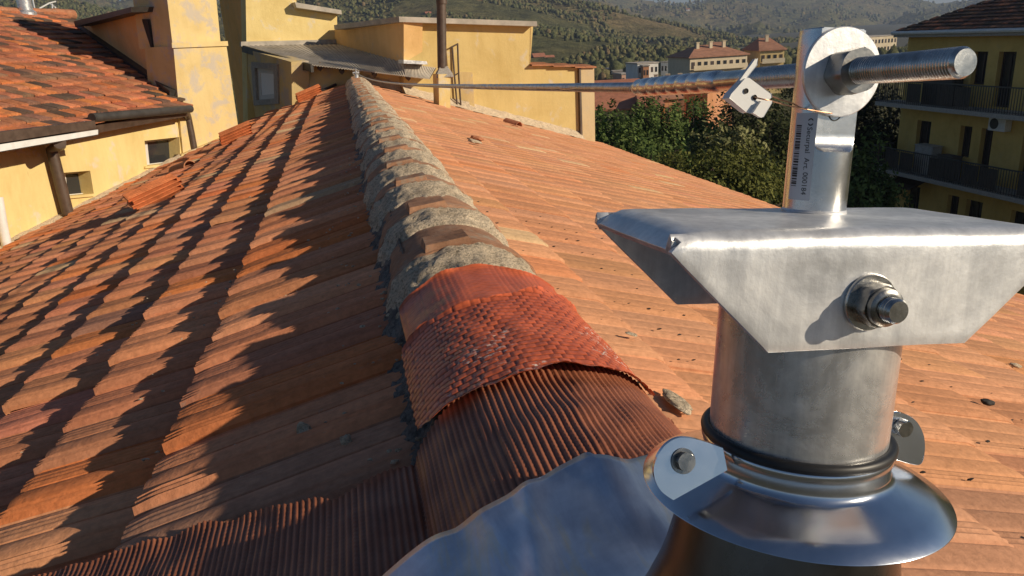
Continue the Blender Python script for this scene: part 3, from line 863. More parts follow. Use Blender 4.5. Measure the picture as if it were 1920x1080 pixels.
# ------------------------------------------------------------------ loose pieces on the roof
def slab_tile(c, along, up, length=.36, width=.20, th=.020):
    """a spare interlocking tile: grooved slab"""
    along = nrm(along); up = nrm(up); side = np.cross(along, up); m = MB()
    us = np.linspace(-.5, .5, 25); prof = [.0065 * (abs(math.sin((u + .5) * math.pi * 5)) ** .7) for u in us]
    V = []
    for l in (-.5, -.45, .45, .5):
        for u, p in zip(us, prof):
            h = th / 2 + p * (1 if abs(l) < .48 else .4)
            V.append(np.array(c) + along * length * l + side * width * u + up * h)
    for l in (-.5, .5):
        for u in us: V.append(np.array(c) + along * length * l + side * width * u - up * th / 2)
    n = len(us); f = [(i * n + j, i * n + j + 1, (i + 1) * n + j + 1, (i + 1) * n + j) for i in range(3) for j in range(n - 1)]
    f += [(4 * n + j, 4 * n + j + 1, 5 * n + j + 1, 5 * n + j) for j in range(n - 1)]
    f += [(j, j + 1, 4 * n + j + 1, 4 * n + j) for j in range(n - 1)] + [(3 * n + j, 3 * n + j + 1, 5 * n + j + 1, 5 * n + j) for j in range(n - 1)]
    m.add(V, f); return m
NLs = nrm((-TL, 0, 1))
stacks = [((303, 388), 4, -.10, 'on the left slope nearest the camera', .42),
          ((450, 268), 4, .06, 'on the left slope below the plastered chimney', .42),
          ((586, 190), 4, .05, 'on the left slope at the end wall', .42)]
words = ['bottom', 'second', 'third', 'topmost']
for (px_, cnt, tw_, where, ln_) in stacks:
    base = PL.hit(*px_) + NLs * .045
    al = nrm(DLs * .93 + np.array([0, tw_ * 2 - .28, 0])); al = nrm(al - NLs * al.dot(NLs))
    UPT = nrm(NLs + np.array([.22, -.45, .2])); UPT = nrm(UPT - al * UPT.dot(al))
    for i in range(cnt):
        o = slab_tile(base + NLs * .055 + UPT * (i * .037 - .02) + al * .014 * RNG.normal(), al, UPT, ln_, .115, .024).build('spare_tile', MT['tile_new'], None, True, autos=35)
        paint(o, (.78, .25, .095), .05)
        tag(o, '%s red tile of the pile %s' % (words[i], where), 'roof tile', 'spare tiles piled on the left slope')
def barrel(c, along, up, r, ln, tint, name, label, span=1.35, mt='tile_new'):
    along = nrm(along); up = nrm(up); side = np.cross(along, up); m = MB(); th = np.linspace(-span, span, 15)
    for l in (-.5, .5):
        for rr in (r, r - .014):
            for t in th: m.v.append(tuple(np.array(c) + along * ln * l * (1 if rr == r else .998) + side * rr * math.sin(t) + up * rr * (math.cos(t) - math.cos(span))))
    n = 15
    q = lambda k, j: k * n + j
    for j in range(n - 1):
        m.f += [(q(0, j), q(0, j + 1), q(2, j + 1), q(2, j)), (q(1, j + 1), q(1, j), q(3, j), q(3, j + 1)), (q(0, j + 1), q(0, j), q(1, j), q(1, j + 1)), (q(2, j), q(2, j + 1), q(3, j + 1), q(3, j))]
    m.f += [(q(0, 0), q(2, 0), q(3, 0), q(1, 0)), (q(0, 14), q(1, 14), q(3, 14), q(2, 14))]
    o = m.build(name, MT[mt], None, True, autos=40); paint(o, tint, .05); tag(o, label, 'roof tile'); return o
c = PL.hit(345, 322) + NLs * .03
barrel(c, DLs * .6 + np.array([0, .5, 0]), NLs, .10, .30, (.56, .25, .13), 'loose_ridge_tile', 'loose curved orange tile lying by the small window of the left building')
NRs = nrm((TR, 0, 1))
c = PR.hit(960, 236) + NRs * .03
barrel(c, DRs * .5 + np.array([0, -.6, 0]), NRs, .09, .28, (.50, .20, .11), 'loose_ridge_tile', 'small curved tile lying on the far right slope near the parapet wall')
def chunk(px_, plane_, nn, size, mt, name, label, cat, group=None, flat=.6, seed=0, lift=.03):
    c = plane_.hit(*px_) + nn * lift
    bm = bmesh.new(); bmesh.ops.create_icosphere(bm, subdivisions=3, radius=1)
    for v in bm.verts:
        d = 1 + .35 * noise.noise(v.co * 1.7 + Vector((seed, 0, 0))) + .16 * noise.noise(v.co * 5 + Vector((seed, 3, 0)))
        v.co = Vector((v.co.x * size[0] * d, v.co.y * size[1] * d, v.co.z * size[2] * d))
    R = Vector(nn).to_track_quat('Z', 'Y').to_matrix()
    for v in bm.verts: v.co = R @ v.co + Vector(c)
    me = bpy.data.meshes.new(name); bm.to_mesh(me); bm.free()
    me.polygons.foreach_set('use_smooth', [True] * len(me.polygons)); me.materials.append(MT[mt])
    o = bpy.data.objects.new(name, me); COL.objects.link(o); tag(o, label, cat, group)
    if mt == 'ridge': paint(o, (.46, .19, .10))
    return o
gm = 'mortar crumbs on the left slope'
chunk((592, 846), PL, NLs, (.014, .012, .022), 'mortar', 'mortar_crumb', 'pale upright mortar lump at the edge of the ridge shadow on the left slope', 'crumb', gm, seed=1, lift=.042)
chunk((462, 872), PL, NLs, (.014, .010, .010), 'mortar', 'mortar_crumb', 'small pale mortar lump left of the upright one', 'crumb', gm, seed=2, lift=.040)
chunk((668, 862), PL, NLs, (.012, .010, .012), 'mortar', 'mortar_crumb', 'mortar lump beside the ridge flashing at the end of a grooved tile', 'crumb', gm, seed=3, lift=.04)
chunk((576, 697), PL, NLs, (.010, .009, .010), 'mortar', 'mortar_crumb', 'tiny pale crumb at the end of a grooved tile in the ridge shadow', 'crumb', gm, seed=4, lift=.04)
chunk((430, 745), PL, NLs, (.008, .008, .008), 'mortar', 'mortar_crumb', 'leftmost tiny crumb on the grooved tile rib', 'crumb', gm, seed=5, lift=.045)
chunk((486, 732), PL, NLs, (.016, .008, .008), 'mortar', 'mortar_crumb', 'flat crumb on the grooved tile rib, between two tiny ones', 'crumb', gm, seed=6, lift=.045)
chunk((300, 1014), PL, NLs, (.030, .016, .010), 'mortar', 'mortar_crumb', 'wide crust of mortar near the lower edge of the nearest tile course', 'crumb', gm, seed=7, lift=.045)
chunk((1843, 774), PR, NRs, (.012, .022, .008), 'dark', 'dark_leaf', 'dark curled leaf on the right slope, right of the post', 'leaf', seed=8, lift=.032)
chunk((1897, 699), PR, NRs, (.014, .024, .008), 'mortar', 'stone_chip', 'pale stone chip on the right slope at the edge of the photo', 'stone', seed=9, lift=.03)
chunk((1176, 650), PR, NRs, (.012, .016, .002), 'mortar', 'mortar_splash', 'round grey mortar splash on the right slope beside the glossy mesh', 'mortar', seed=10, lift=.032)
chunk((892, 266), PR, NRs, (.05, .06, .018), 'ridge', 'tile_shard', 'broken tile shard in the middle of the right slope', 'shard', 'tile shards on the right slope', seed=11, lift=.035)
chunk((888, 273), PR, NRs, (.035, .06, .015), 'mortar', 'tile_shard', 'pale shard just in front of the broken tile shard on the right slope', 'shard', 'tile shards on the right slope', seed=12, lift=.035)
chunk((1262, 778), PR, NRs, (.05, .022, .004), 'mortar', 'mortar_splash', 'grey crust of mortar on the right slope between ridge mesh and post', 'mortar', seed=13, lift=.028)

def grit(name, n, place, sz, mt, label):
    rg_ = np.random.default_rng(len(label)); bm = bmesh.new(); bmesh.ops.create_icosphere(bm, subdivisions=1, radius=1)
    iv_ = np.array([v.co for v in bm.verts]); if_ = [tuple(v.index for v in q.verts) for q in bm.faces]; bm.free(); m = MB()
    for k_ in range(n):
        c, st = place(rg_, k_)
        if c is None: continue
        s_ = sz * rg_.uniform(.5, 1.5); j = 1 + rg_.normal(0, .2, (len(iv_), 1))
        m.add(iv_ * j * np.array(st) * s_ + np.array(c), if_)
    o = m.build(name, MT[mt], None, True); tag(o, label, None, None, 'stuff')
def gl(rg_, k_):
    c = rg_.integers(3, 24); yy = -.2 + (c + rg_.choice([.055, .135, .29, .29, .96])) * .205 + rg_.normal(0, .004); x = XR - .15 - abs(rg_.normal(0, .5))
    return ((x, yy, zL(x) + .046), (1.4, .8, .8)) if x > -2.2 else (None, None)
grit('mortar_grit', 420, gl, .0035, 'mortar', 'fine pale mortar grit caught in the grooves of the left slope')
def gr(rg_, k_):
    c = 3 + (k_ % 14); i = k_ // 14; x = XR + .26 + i * .052 + rg_.normal(0, .003); yy = -.2 + (c + (.055 if i % 2 else .135)) * .205
    return ((x, yy, zR(x) + .021), (2.2, .9, .7)) if x < 1.75 and rg_.random() < .62 else (None, None)
grit('lichen_specks', 14 * 30, gr, .0026, 'dark', 'small dark lichen specks in rows along the tile ribs of the right slope')

# ------------------------------------------------------------------ buildings round the roof
Zv = np.array([0, 0, 1.])
def poly_on(plane_, pts): return [plane_.hit(*p) for p in pts]
def vwall(plane_, pts, depth, holes=()):
    return wall_slab(poly_on(plane_, pts), [poly_on(plane_, h) for h in holes], -plane_.n * depth)
def pbox(plane_, pts, depth, proud=0.0):
    """piece with outline pts on a plane, standing 'proud' of it and 'depth' thick"""
    m = MB(); m.prism(poly_on(plane_.off(proud), pts), -plane_.n * depth); return m

# ---- left building
lb = empty('yellow_building', tuple(P_W.hit(180, 350)), 'low yellow building on the left with mottled red tile roof and two small windows', 'building')
w1 = [(271, 264), (336, 257), (339, 303), (276, 311)]; w2 = [(119, 324), (169, 320), (176, 363), (124, 368)]
vwall(P_W, [(-330, 260), (372, 186), (380, 420), (-330, 900)], .35, [w1, w2]).build('wall', MT['yellow'], lb)
for wq in (w1, w2):
    a = poly_on(P_W.off(-.16), wq); m = MB()
    ctr = sum(a) / 4; inn = [ctr + (p - ctr) * .86 for p in a]
    big = [ctr + (p - ctr) * 1.25 for p in a]
    fr = wall_slab(big, [inn], -NW * .04).build('window', MT['frame'], lb)
    m = MB(); m.prism([p - NW * .02 for p in big], -NW * .01); m.build('pane', MT['glass'], fr)
    s0 = poly_on(P_W.off(.03), [(wq[3][0] - 3, wq[3][1] + 1), (wq[2][0] + 2, wq[2][1] + 1), (wq[2][0] + 2, wq[2][1] + 5), (wq[3][0] - 3, wq[3][1] + 5)])
    m = MB(); m.prism(s0, -NW * .1); m.build('sill', MT['yellow'], fr)
# roof plane rising from the eave away from the wall
P_EV = P_W.off(.30)
e0 = P_EV.hit(0, 236); e1 = P_EV.hit(345, 199)
dE = nrm(e1 - e0); dE[2] = 0; dE = nrm(dE)
slopeL = .37
upL = nrm(-NW + Zv * slopeL)
nLr = nrm(np.cross(dE, upL)); nLr = nLr if nLr[2] > 0 else -nLr
P_LR = Plane(e1, nLr)
rid0 = P_LR.hit(-60, 26); rid1 = P_LR.hit(118, 24); vg = P_LR.hit(146, 52)
top_len = (rid1 - e1).dot(upL)
vdir = vg - e1
def keepLB(c):
    q = c - e1; u_ = q.dot(upL); a_ = q.dot(dE)
    return u_ < top_len and a_ < .25 and (c - P_LR.p).dot(dE) < .3
O = e1 + dE * .45 + upL * top_len
PAL_D = [((.56, .215, .11), 5), ((.46, .185, .105), 4), ((.27, .15, .10), 2.4), ((.14, .095, .07), 1.8), ((.66, .235, .09), 2)]
nrw = int(top_len / .235) + 1
pa, pb = P_LR.hit(146, 48), P_LR.hit(338, 188)
dv = nrm(np.array([pb[0] - pa[0], pb[1] - pa[1], 0])); nv_ = np.cross(dv, Zv); nv_ = nv_ if nv_.dot(-pa) > 0 else -nv_
P_V = Plane(pa, nrm(nv_))
far_l = max(0, (rid1 - e1).dot(dE))
tile_field('roof', e1 - dE * 9.0 + upL * (nrw * .235 - .06), dE, -upL, .19, .235, int((9.0 + far_l + .3) / .19), nrw,
           lambda c: (c - pb).dot(P_V.n) > -.05 and (c - rid1).dot(dE) < .25, PAL_D, lb, MT['tile_dark'], .028, 12, .006)
m = MB(); r0 = e1 - dE * 9.2; r1 = e1 + dE * .1
m.prism([r0 - Zv * .06, r1 - Zv * .06, rid1 + dE * .2 - Zv * .06, r0 + upL * top_len - Zv * .06], -nLr * .10); m.build('roof_deck', MT['brown_metal'], lb)
# ridge tiles of that roof and flue, antenna
m = MB()
rp = [rid1 + dE * t for t in np.linspace(-9 - far_l, .25, 60)]
m.tube([p - Zv * .03 for p in rp], .095, 12, True, lambda i, a: 1 + .12 * (i % 3 == 0)); o = m.build('ridge_tile', MT['ridge'], lb, True); paint(o, (.46, .2, .11))
# eaves: brown gutter with white fascia on the nearer half, half round gutter on the farther
def strip(plane_, pts, depth, name, mt, par): return pbox(plane_, pts, depth).build(name, MT[mt], par)
strip(P_W.off(.62), [(-120, 262), (178, 226), (180, 240), (-120, 287)], .12, 'gutter', 'brown_metal', lb)
strip(P_W.off(.60), [(-120, 289), (184, 243), (184, 252), (-120, 305)], .04, 'fascia', 'white_paint', lb)
m = MB(); a = poly_on(P_W.off(.58), [(-120, 300), (182, 249)]); b_ = [p - NW * .60 for p in a]
m.prism([a[0], a[1], b_[1], b_[0]], -Zv * .03); m.build('soffit', MT['brown_metal'], lb)
m = MB(); m.tube([P_W.off(.37).hit(172, 221), P_W.off(.37).hit(357, 204)], .055, 14); m.build('gutter', MT['dark_metal'], lb, True)
m = MB(); a = P_W.off(.10)
m.tube([P_W.off(.55).hit(112, 268), P_W.off(.30).hit(112, 272), a.hit(97, 280), a.hit(112, 340), a.hit(128, 402)], .065, 12); m.build('downpipe', MT['brown_metal'], lb, True)
m = MB(); a = P_W.off(.10); m.tube([P_W.off(.28).hit(347, 205), a.hit(352, 220), a.hit(358, 250), a.hit(366, 294)], .055, 12); m.build('downpipe', MT['brown_metal'], lb, True)
m = MB(); a = P_W.off(.08); m.tube([a.hit(-4, 370), a.hit(6, 430), a.hit(18, 482)], .05, 12); m.build('downpipe', MT['white_paint'], lb, True)
m = MB(); c = P_LR.hit(50, 26); m.lathe([(.16, -.3), (.16, .02), (.115, .06), (.115, .40), (.125, .41), (.125, .46), (.11, .9)], 24, c); o = m.build('flue', MT['galv_pipe'], lb, True)
an = empty('tv_antenna', tuple(P_LR.hit(88, 24)), 'white bent antenna arm on the ridge of the left tile roof', 'antenna')
c = P_LR.hit(85, 24); m = MB(); r_ = .014
q = P_LR
m.tube([q.hit(66, 22), q.hit(60, -6)], r_, 8); m.tube([q.hit(74, 16), q.hit(92, 6), q.hit(104, 3)], r_, 8); m.tube([q.hit(92, 6), q.hit(104, 14)], r_, 8); m.tube([q.hit(98, 24), q.hit(98, 8)], r_, 8)
m.build('arm', MT['white_paint'], an, True)

m = MB()
for i in range(60):
    yy = 7.2 + 5.3 * i / 59; xx = P_W.p[0] + (yy - P_W.p[1]) * (.385 / .923)
    for (d_, dz) in ((.0, .10), (.05, .075), (.10, .03)):
        m.v.append((xx + d_, yy, zL(xx + d_) + dz + .015 * nz(yy * 6, d_ * 30, 2, 1)))
m.f = [(i * 3 + j, i * 3 + j + 1, (i + 1) * 3 + j + 1, (i + 1) * 3 + j) for i in range(59) for j in range(2)]
m.build('mortar_fillet', MT['mortar'], lb, True)

# ---- chimney pier
NK = nrm((.70, -.71, 0)); P_K = Plane((-2.42, 12.25, 0), NK)
kb = empty('plastered_chimney', tuple(P_K.hit(390, 270)), 'tall broad plastered chimney with peeling yellow render, its left side in shade', 'chimney')
vwall(P_K, [(325, 86), (424, 82), (452, 275), (347, 330)], .72).build('base', MT['yellow_worn'], kb)
vwall(P_K.off(-.10), [(296, -150), (391, -150), (414, 84), (324, 88)], .85).build('stack', MT['yellow_worn'], kb)
m = pbox(P_K, [(322, 80), (427, 77), (428, 86), (323, 90)], .08, .03); m.build('ledge', MT['yellow_worn'], kb)
m = pbox(P_K, [(340, 290), (452, 243), (456, 258), (340, 330)], .2, .06); m.build('plinth', MT['yellow_worn'], kb)

# ---- attic volume behind, the shed wall with a dark slot
at_ = empty('attic_shed', tuple(P_V.hit(220, 90)), 'small shaded ochre shed wall with dark metal roof edge above the left tile roof', 'shed')
sl_ = [(275, 30), (283, 30), (289, 100), (281, 98)]
vwall(P_V, [(140, 42), (262, 14), (292, 100), (326, 182), (150, 66)], .12, []).build('wall', MT['ochre'], at_)
m = pbox(P_V, [(266, 36), (276, 36), (288, 98), (277, 97)], .04, .02); m.build('slot_window', MT['dark'], at_)
m = pbox(P_V, [(138, 40), (246, 13), (246, 23), (141, 50)], .9, .25); m.build('roof', MT['dark_metal'], at_)
m = pbox(P_V, [(142, 48), (318, 170), (318, 182), (150, 61)], .1, .10); m.build('verge_flashing', MT['dark_metal'], at_)

# ---- end wall, lean-to roof and the tall block behind
S0 = P_E.hit(548, 200)
RC = P_R.hit(757, 117); P_RS = Plane(RC, NS); RB = P_RS.hit(628, 81)
P_T = Plane(RB, NF); SW = P_T.hit(467, 150); dS_ = nrm((SW - S0) * np.array([1, 1, 0]))
P_S = Plane(S0, (-dS_[1], dS_[0], 0))
tb = empty('tall_block', tuple(P_T.hit(540, 40)), 'tall yellow rendered block behind the ridge, cut by the top of the photo', 'building')
vwall(P_T, [(458, -160), (546, -160), (556, 10), (632, 24), (632, 300), (466, 300)], .4).build('front_wall', MT['yellow'], tb)
T0 = P_T.hit(458, 40); P_TS = Plane(T0, NS)
m = MB(); a = P_T.hit(456, -160); b_ = P_T.hit(462, 260); dd = DS * 3.2
a = a + DS * .03; m.prism([np.array([a[0], a[1], a[2]]), np.array([a[0], a[1], b_[2] - 1.0]), np.array([a[0], a[1], b_[2] - 1.0]) + dd, a + dd], NS * -.04); m.build('side_wall', plaster('bounce_lit_plaster', (.86, .46, .15), (.5, .4, .3), .4), tb)  # warm bounced light on this shaded side put into a redder plaster
m = pbox(P_T, [(553, 4), (640, 19), (641, 27), (556, 14)], .9, .22); m.build('coping', MT['grey_sheet'], tb)
m = MB(); a = poly_on(P_T, [(556, 10), (632, 24)]); m.prism([a[0], a[1], a[1] + DS * 3, a[0] + DS * 3], (0, 0, -.06)); m.build('flat_roof', MT['grey_sheet'], tb)

lt = empty('lean_to', tuple(S0), 'yellow lean-to with a grey corrugated sheet roof at the end of the ridge', 'lean-to')
win = [(471, 117), (519, 121), (521, 194), (476, 197)]
vwall(P_S, [(546, 116), (464, 93), (466, 330), (551, 330)], .3, [win]).build('side_wall', MT['yellow_worn'], lt)
a = poly_on(P_S.off(.03), win); ctr = sum(a) / 4; inn = [ctr + (p - ctr) * .74 for p in a]; out_ = [ctr + (p - ctr) * 1.02 for p in a]
fr = wall_slab(out_, [inn], -NS * .10).build('window', MT['concrete'], lt)
inn2 = [ctr + (p - ctr) * .78 for p in a]; inn3 = [ctr + (p - ctr) * .52 for p in a]
wall_slab([p - NS * .05 for p in inn2], [[p - NS * .05 for p in inn3]], -NS * .03).build('frame', MT['frame'], fr)
MT['blind'] = mat('pale_window_blind', (.86, .84, .80), .6)
m = MB(); m.prism([p - NS * .06 for p in inn2], -NS * .01); m.build('pane', MT['blind'], fr)
# corrugated roof
P_O = P_E.off(.45); c3 = P_O.hit(585, 121)
c1 = P_T.off(.02).hit(455, 85); nC = nrm(np.cross(RB - c1, c3 - c1)); nC = nC if nC[2] > 0 else -nC
P_C = Plane(c1, nC)
c4 = P_O.hit(806, 147)
def zC(x, y): return c1[2] - (nC[0] * (x - c1[0]) + nC[1] * (y - c1[1])) / nC[2]
xe0, xe1 = P_E.hit(548, 200)[0], P_E.hit(890, 200)[0]
zt0, zt1 = c3[2] + .06, c4[2] + .04
wl0, wl1 = P_E.hit(547, 118), P_E.hit(596, 124)
m = MB(); m.prism([wl0, wl1, (xe1, 13.95, zt1), (xe1, 13.95, -2.6), (xe0, 13.95, -2.6)], (0, .3, 0)); m.build('end_wall', MT['yellow_worn'], lt)
q4 = P_C.hit(818, 128); q3 = P_C.hit(762, 116)
TPL = [c1, RB, RC + NS * .01, P_R.off(.02).hit(818, 127)]; BPL = [c3, P_O.hit(682, 132), P_O.hit(762, 142), c4]
m = MB(); nper = 150; R_ = 7
for k_ in range(2):
    for i in range(nper * 3 + 1):
        seg = min(2, i // nper); q = (i - seg * nper) / nper
        A_ = TPL[seg] * (1 - q) + TPL[seg + 1] * q; B_ = BPL[seg] * (1 - q) + BPL[seg + 1] * q
        for r in range(R_):
            t = r / (R_ - 1); m.v.append(tuple(A_ * (1 - t) + B_ * t + Zv * (.008 * math.sin(i / 8 * 2 * math.pi) - k_ * .014)))
n3 = nper * 3; off = (n3 + 1) * R_
for i in range(n3):
    for r in range(R_ - 1):
        a = i * R_ + r; m.f += [(a, a + R_, a + R_ + 1, a + 1), (off + a, off + a + 1, off + a + R_ + 1, off + a + R_)]
    a = i * R_; m.f.append((a, a + off, a + R_ + off, a + R_)); a = i * R_ + R_ - 1; m.f.append((a, a + R_, a + R_ + off, a + off))
m.build('roof_sheet', MT['grey_sheet'], lt, True, autos=60)
m = pbox(P_T, [(452, 78), (630, 74), (630, 82), (452, 87)], .1, .10); m.build('apron_flashing', MT['grey_sheet'], lt)
m = MB(); d_ = nrm(c3 - c1); m.box((c1 + c3) / 2 - nC * .06, np.linalg.norm(c3 - c1), .05, .13, d_, nrm(np.cross(nC, d_)), nC); m.build('barge_board', MT['dark_metal'], lt)
for (x0, y0, x1, y1) in ((600, 128, 613, 133), (640, 134, 652, 139), (700, 140, 712, 146), (762, 146, 776, 152)):
    a = P_E.hit(x0, y0 - 8); b_ = P_C.hit(x1, y1 - 2) - nC * .08
    b_ = a + (0, -.36, -.07)
    m = MB(); m.tube([a + (0, .02, 0), b_], .045, 4); m.build('rafter', MT['brown_metal'], lt)
m = MB(); a = PL.hit(560, 204); b_ = PL.hit(655, 153)
m.tube([np.array([a[0], 13.9, zL(a[0]) + .07]), np.array([-.1, 13.9, zL(-.1) + .09])], .025, 6); m.build('wall_flashing', MT['dark_metal'], lt)
m = MB()
for i in range(41):
    x = .45 + 1.75 * i / 40; 
    for (dy, dz) in ((.0, .16), (-.07, .09), (-.16, .03)):
        m.v.append((x, 13.93 + dy - .0, zR(x) + dz + .02 * nz(x * 7, dy * 20, 1, 1)))
m.f = [(i * 3 + j, i * 3 + j + 1, (i + 1) * 3 + j + 1, (i + 1) * 3 + j) for i in range(40) for j in range(2)]
m.build('mortar_fillet', MT['mortar'], lt, True)
m = pbox(P_E, [(752, 158), (800, 158), (800, 200), (752, 190)], .02, .012); m.build('bare_patch', plaster('lime_patch', (.62, .57, .48), (.4, .37, .33), .6, 3) , lt)

# ---- parapet building on the right of the ridge
rb_ = empty('parapet_building', tuple(P_R.hit(900, 200)), 'ochre building with a flat projecting parapet and a lower tile capped wing', 'building')
vwall(P_R, [(757, 36), (1000, 44), (994, 122), (1090, 128), (1094, 420), (757, 420)], .35).build('front_wall', MT['ochre_sun'], rb_)
vwall(P_RS, [(757, 36), (628, 50), (628, 200), (757, 220)], .35).build('side_wall', MT['ochre'], rb_)
a0, a1 = P_R.off(.20).hit(748, 31), P_R.off(.20).hit(1007, 40); thk = np.array([0, 0, -.085])
bk0 = P_RS.off(.20).hit(626, 47); bk1 = bk0 + (a1 - a0)
m = MB(); m.prism([a0, a1, a1 + (bk0 - a0), bk0], thk); m.build('parapet_slab', MT['grey_sheet'], rb_)
m = MB(); e_ = P_R.hit(998, 60); m.prism([P_R.hit(996, 48), P_R.hit(994, 122), P_R.hit(994, 122) + DS * 2.5, P_R.hit(996, 48) + DS * 2.5], -DR_ * .02); m.build('end_wall', MT['ochre'], rb_)
m = pbox(P_R, [(1088, 126), (1114, 124), (1118, 420), (1096, 420)], .55, .05); m.build('pilaster', MT['pale'], rb_)
m = pbox(P_R, [(1086, 126), (1089, 126), (1097, 420), (1093, 420)], .08, .07); m.build('downpipe', MT['brown_metal'], rb_)
# tile capping of the lower wing
for i in range(6):
    q = i / 6; x0 = 993 + 20 * i
    c = (P_R.off(.02).hit(x0, 123 + .9 * i) + P_R.off(.02).hit(x0 + 22, 123 + .9 * (i + 1))) / 2 - NR_ * .12
    o = slab_tile(c + Zv * (.03 + .012 * (i % 2)), -NR_ + Zv * (.10), Zv + DR_ * .06, .42, .24, .022).build('cap_tile', MT['tile'], rb_, True, autos=35); paint(o, (.48, .21, .11), .1)
m = MB()
for i in range(41):
    t = i / 40; p = P_R.hit(758 + 330 * t, 200); x = p[0]; yv = p[1]
    for (d_, dz) in ((.0, .15), (.06, .10), (.16, .02)):
        pp = p + NR_ * d_; m.v.append((pp[0], pp[1], zR(pp[0]) + dz + .02 * nz(x * 7, d_ * 20, 1, 1)))
m.f = [(i * 3 + j, i * 3 + j + 1, (i + 1) * 3 + j + 1, (i + 1) * 3 + j) for i in range(40) for j in range(2)]
m.build('mortar_fillet', MT['mortar'], rb_, True)
m = pbox(P_R, [(757, 112), (800, 115), (802, 121), (757, 119)], .3, .25); m.build('lead_flashing', MT['galv'], rb_)

# stove pipe on its pier
sp = empty('stove_pipe', tuple(P_R.off(.3).hit(832, 190)), 'brown metal stovepipe on a small yellow pier in front of the parapet wall', 'stovepipe')
P_P = P_R.off(1.25)
m = pbox(P_P, [(822, 139), (843, 139), (845, 215), (824, 215)], .26); m.build('pier', MT['yellow'], sp)
m = MB(); ctr = P_P.off(-.13).hit(832, 134); m.lathe([(.17, -.10), (.20, -.085), (.17, -.02), (.10, .06), (.09, .08)], 4, ctr, ax=(.7, .7, 0), ay=(-.7, .7, 0)); m.build('hood', MT['concrete'], sp)
m = MB(); ctr = P_P.off(-.13).hit(829, 128); tp_ = P_P.off(-.13).hit(827, -8); m.tube([ctr, ctr * .55 + tp_ * .45, tp_], .075, 18); o = m.build('flue_pipe', MT['brown_metal'], sp, True)
m = MB(); cc = P_P.off(-.13).hit(828, 3); m.lathe([(.078, -.04), (.088, -.035), (.088, .035), (.078, .04)], 18, cc); m.build('pipe_joint', MT['brown_metal'], o, True)
# rung rails
ra = empty('rail_bracket', tuple(P_R.off(.1).hit(857, 190)), 'thin brown metal rail frame standing against the ochre wall right of the stovepipe', 'rail')
P_Q = P_R.off(.10); m = MB()
m.tube([P_Q.hit(848, 88), P_Q.hit(852, 140), P_Q.hit(857, 196)], .016, 8); m.tube([P_Q.hit(858, 82), P_Q.hit(860, 140), P_Q.hit(864, 197)], .016, 8)
m.tube([P_Q.hit(845, 89), P_Q.hit(859, 82)], .014, 8); m.tube([P_Q.hit(853, 141), P_Q.hit(861, 136)], .012, 8)
m.build('frame', MT['brown_metal'], ra, True)

# ------------------------------------------------------------------ apartment block on the right, its long face in shade
FZ = 3.1
r1 = ray(1690, 187); r2 = ray(1690, 310)
Sx = None
# facade plane x = const chosen so that one storey is 3.1 m high
t1 = 1.0
def facade_x():
    lo, hi = 8., 60.
    for _ in range(60):
        md = (lo + hi) / 2; z1 = r1[2] * md / r1[0]; z2 = r2[2] * md / r2[0]
        if z1 - z2 > FZ: hi = md
        else: lo = md
    return md
AX = facade_x()
P_A = Plane((AX, 0, 0), (-1, .0, 0))
ab = empty('apartment_building', tuple(P_A.hit(1750, 300)), 'shaded ochre apartment block at the right edge with long railed balconies', 'building')
yfar = P_A.hit(1690, 200)[1]; ynear = P_A.hit(2050, 200)[1]
ztop = P_A.hit(1690, 66)[2]; zb1 = P_A.hit(1690, 187)[2]; zb2 = zb1 - FZ; zb3 = zb2 - FZ
def A(y, z, d=0): return np.array([AX - d, y, z])
def yat(px_): return P_A.hit(px_, 250)[1]
openings = []
def op(px0, px1, z0, z1): openings.append((yat(px0), yat(px1), z0, z1))
for (p0, p1) in ((1728, 1748), (1806, 1832), (1852, 1884), (1940, 1975)): op(p0, p1, zb1 + (.05 if p0 != 1806 else .9), zb1 + 2.25)
for (p0, p1) in ((1718, 1744), (1800, 1822), (1840, 1862), (1920, 1950)): op(p0, p1, zb2 + (.05 if p0 != 1800 else .9), zb2 + 2.25)
for (p0, p1) in ((1712, 1738), (1793, 1815), (1830, 1862), (1920, 1950)): op(p0, p1, zb3 + (.05 if p0 != 1793 else .9), zb3 + 2.25)
for (p0, p1) in ((1712, 1738), (1793, 1815), (1830, 1862)): op(p0, p1, zb3 - FZ + .05, zb3 - FZ + 2.25)
outer = [A(yfar, ztop), A(ynear - 4, ztop), A(ynear - 4, GROUND - 1), A(yfar, GROUND - 1)]
holes = [[A(a, z1), A(b, z1), A(b, z0), A(a, z0)] for a, b, z0, z1 in openings]
wall_slab(outer, holes, (.4, 0, 0)).build('front_wall', MT['facade'], ab)
m = MB(); m.prism([A(yfar, ztop, -.4), A(yfar, GROUND - 1, -.4), A(yfar, GROUND - 1, -11), A(yfar, ztop, -11)], (0, -.35, 0)); m.build('end_wall', MT['facade'], ab)
for a, b, z0, z1 in openings:
    m = MB(); cy = (a + b) / 2; wd = abs(a - b)
    fr = wall_slab([A(cy - wd / 2 - .05, z0 - .05, -.22), A(cy + wd / 2 + .05, z0 - .05, -.22), A(cy + wd / 2 + .05, z1 + .05, -.22), A(cy - wd / 2 - .05, z1 + .05, -.22)],
                   [[A(cy - wd / 2 + .07, z0 + .08, -.22), A(cy - .03, z0 + .08, -.22), A(cy - .03, z1 - .08, -.22), A(cy - wd / 2 + .07, z1 - .08, -.22)],
                    [A(cy + .03, z0 + .08, -.22), A(cy + wd / 2 - .07, z0 + .08, -.22), A(cy + wd / 2 - .07, z1 - .08, -.22), A(cy + .03, z1 - .08, -.22)]], (.06, 0, 0)).build('window', MT['shutter'], ab)
    m = MB(); m.box(A(cy, (z0 + z1) / 2, -.26), .01, wd + .02, z1 - z0 + .02); m.build('pane', MT['glass'], fr)
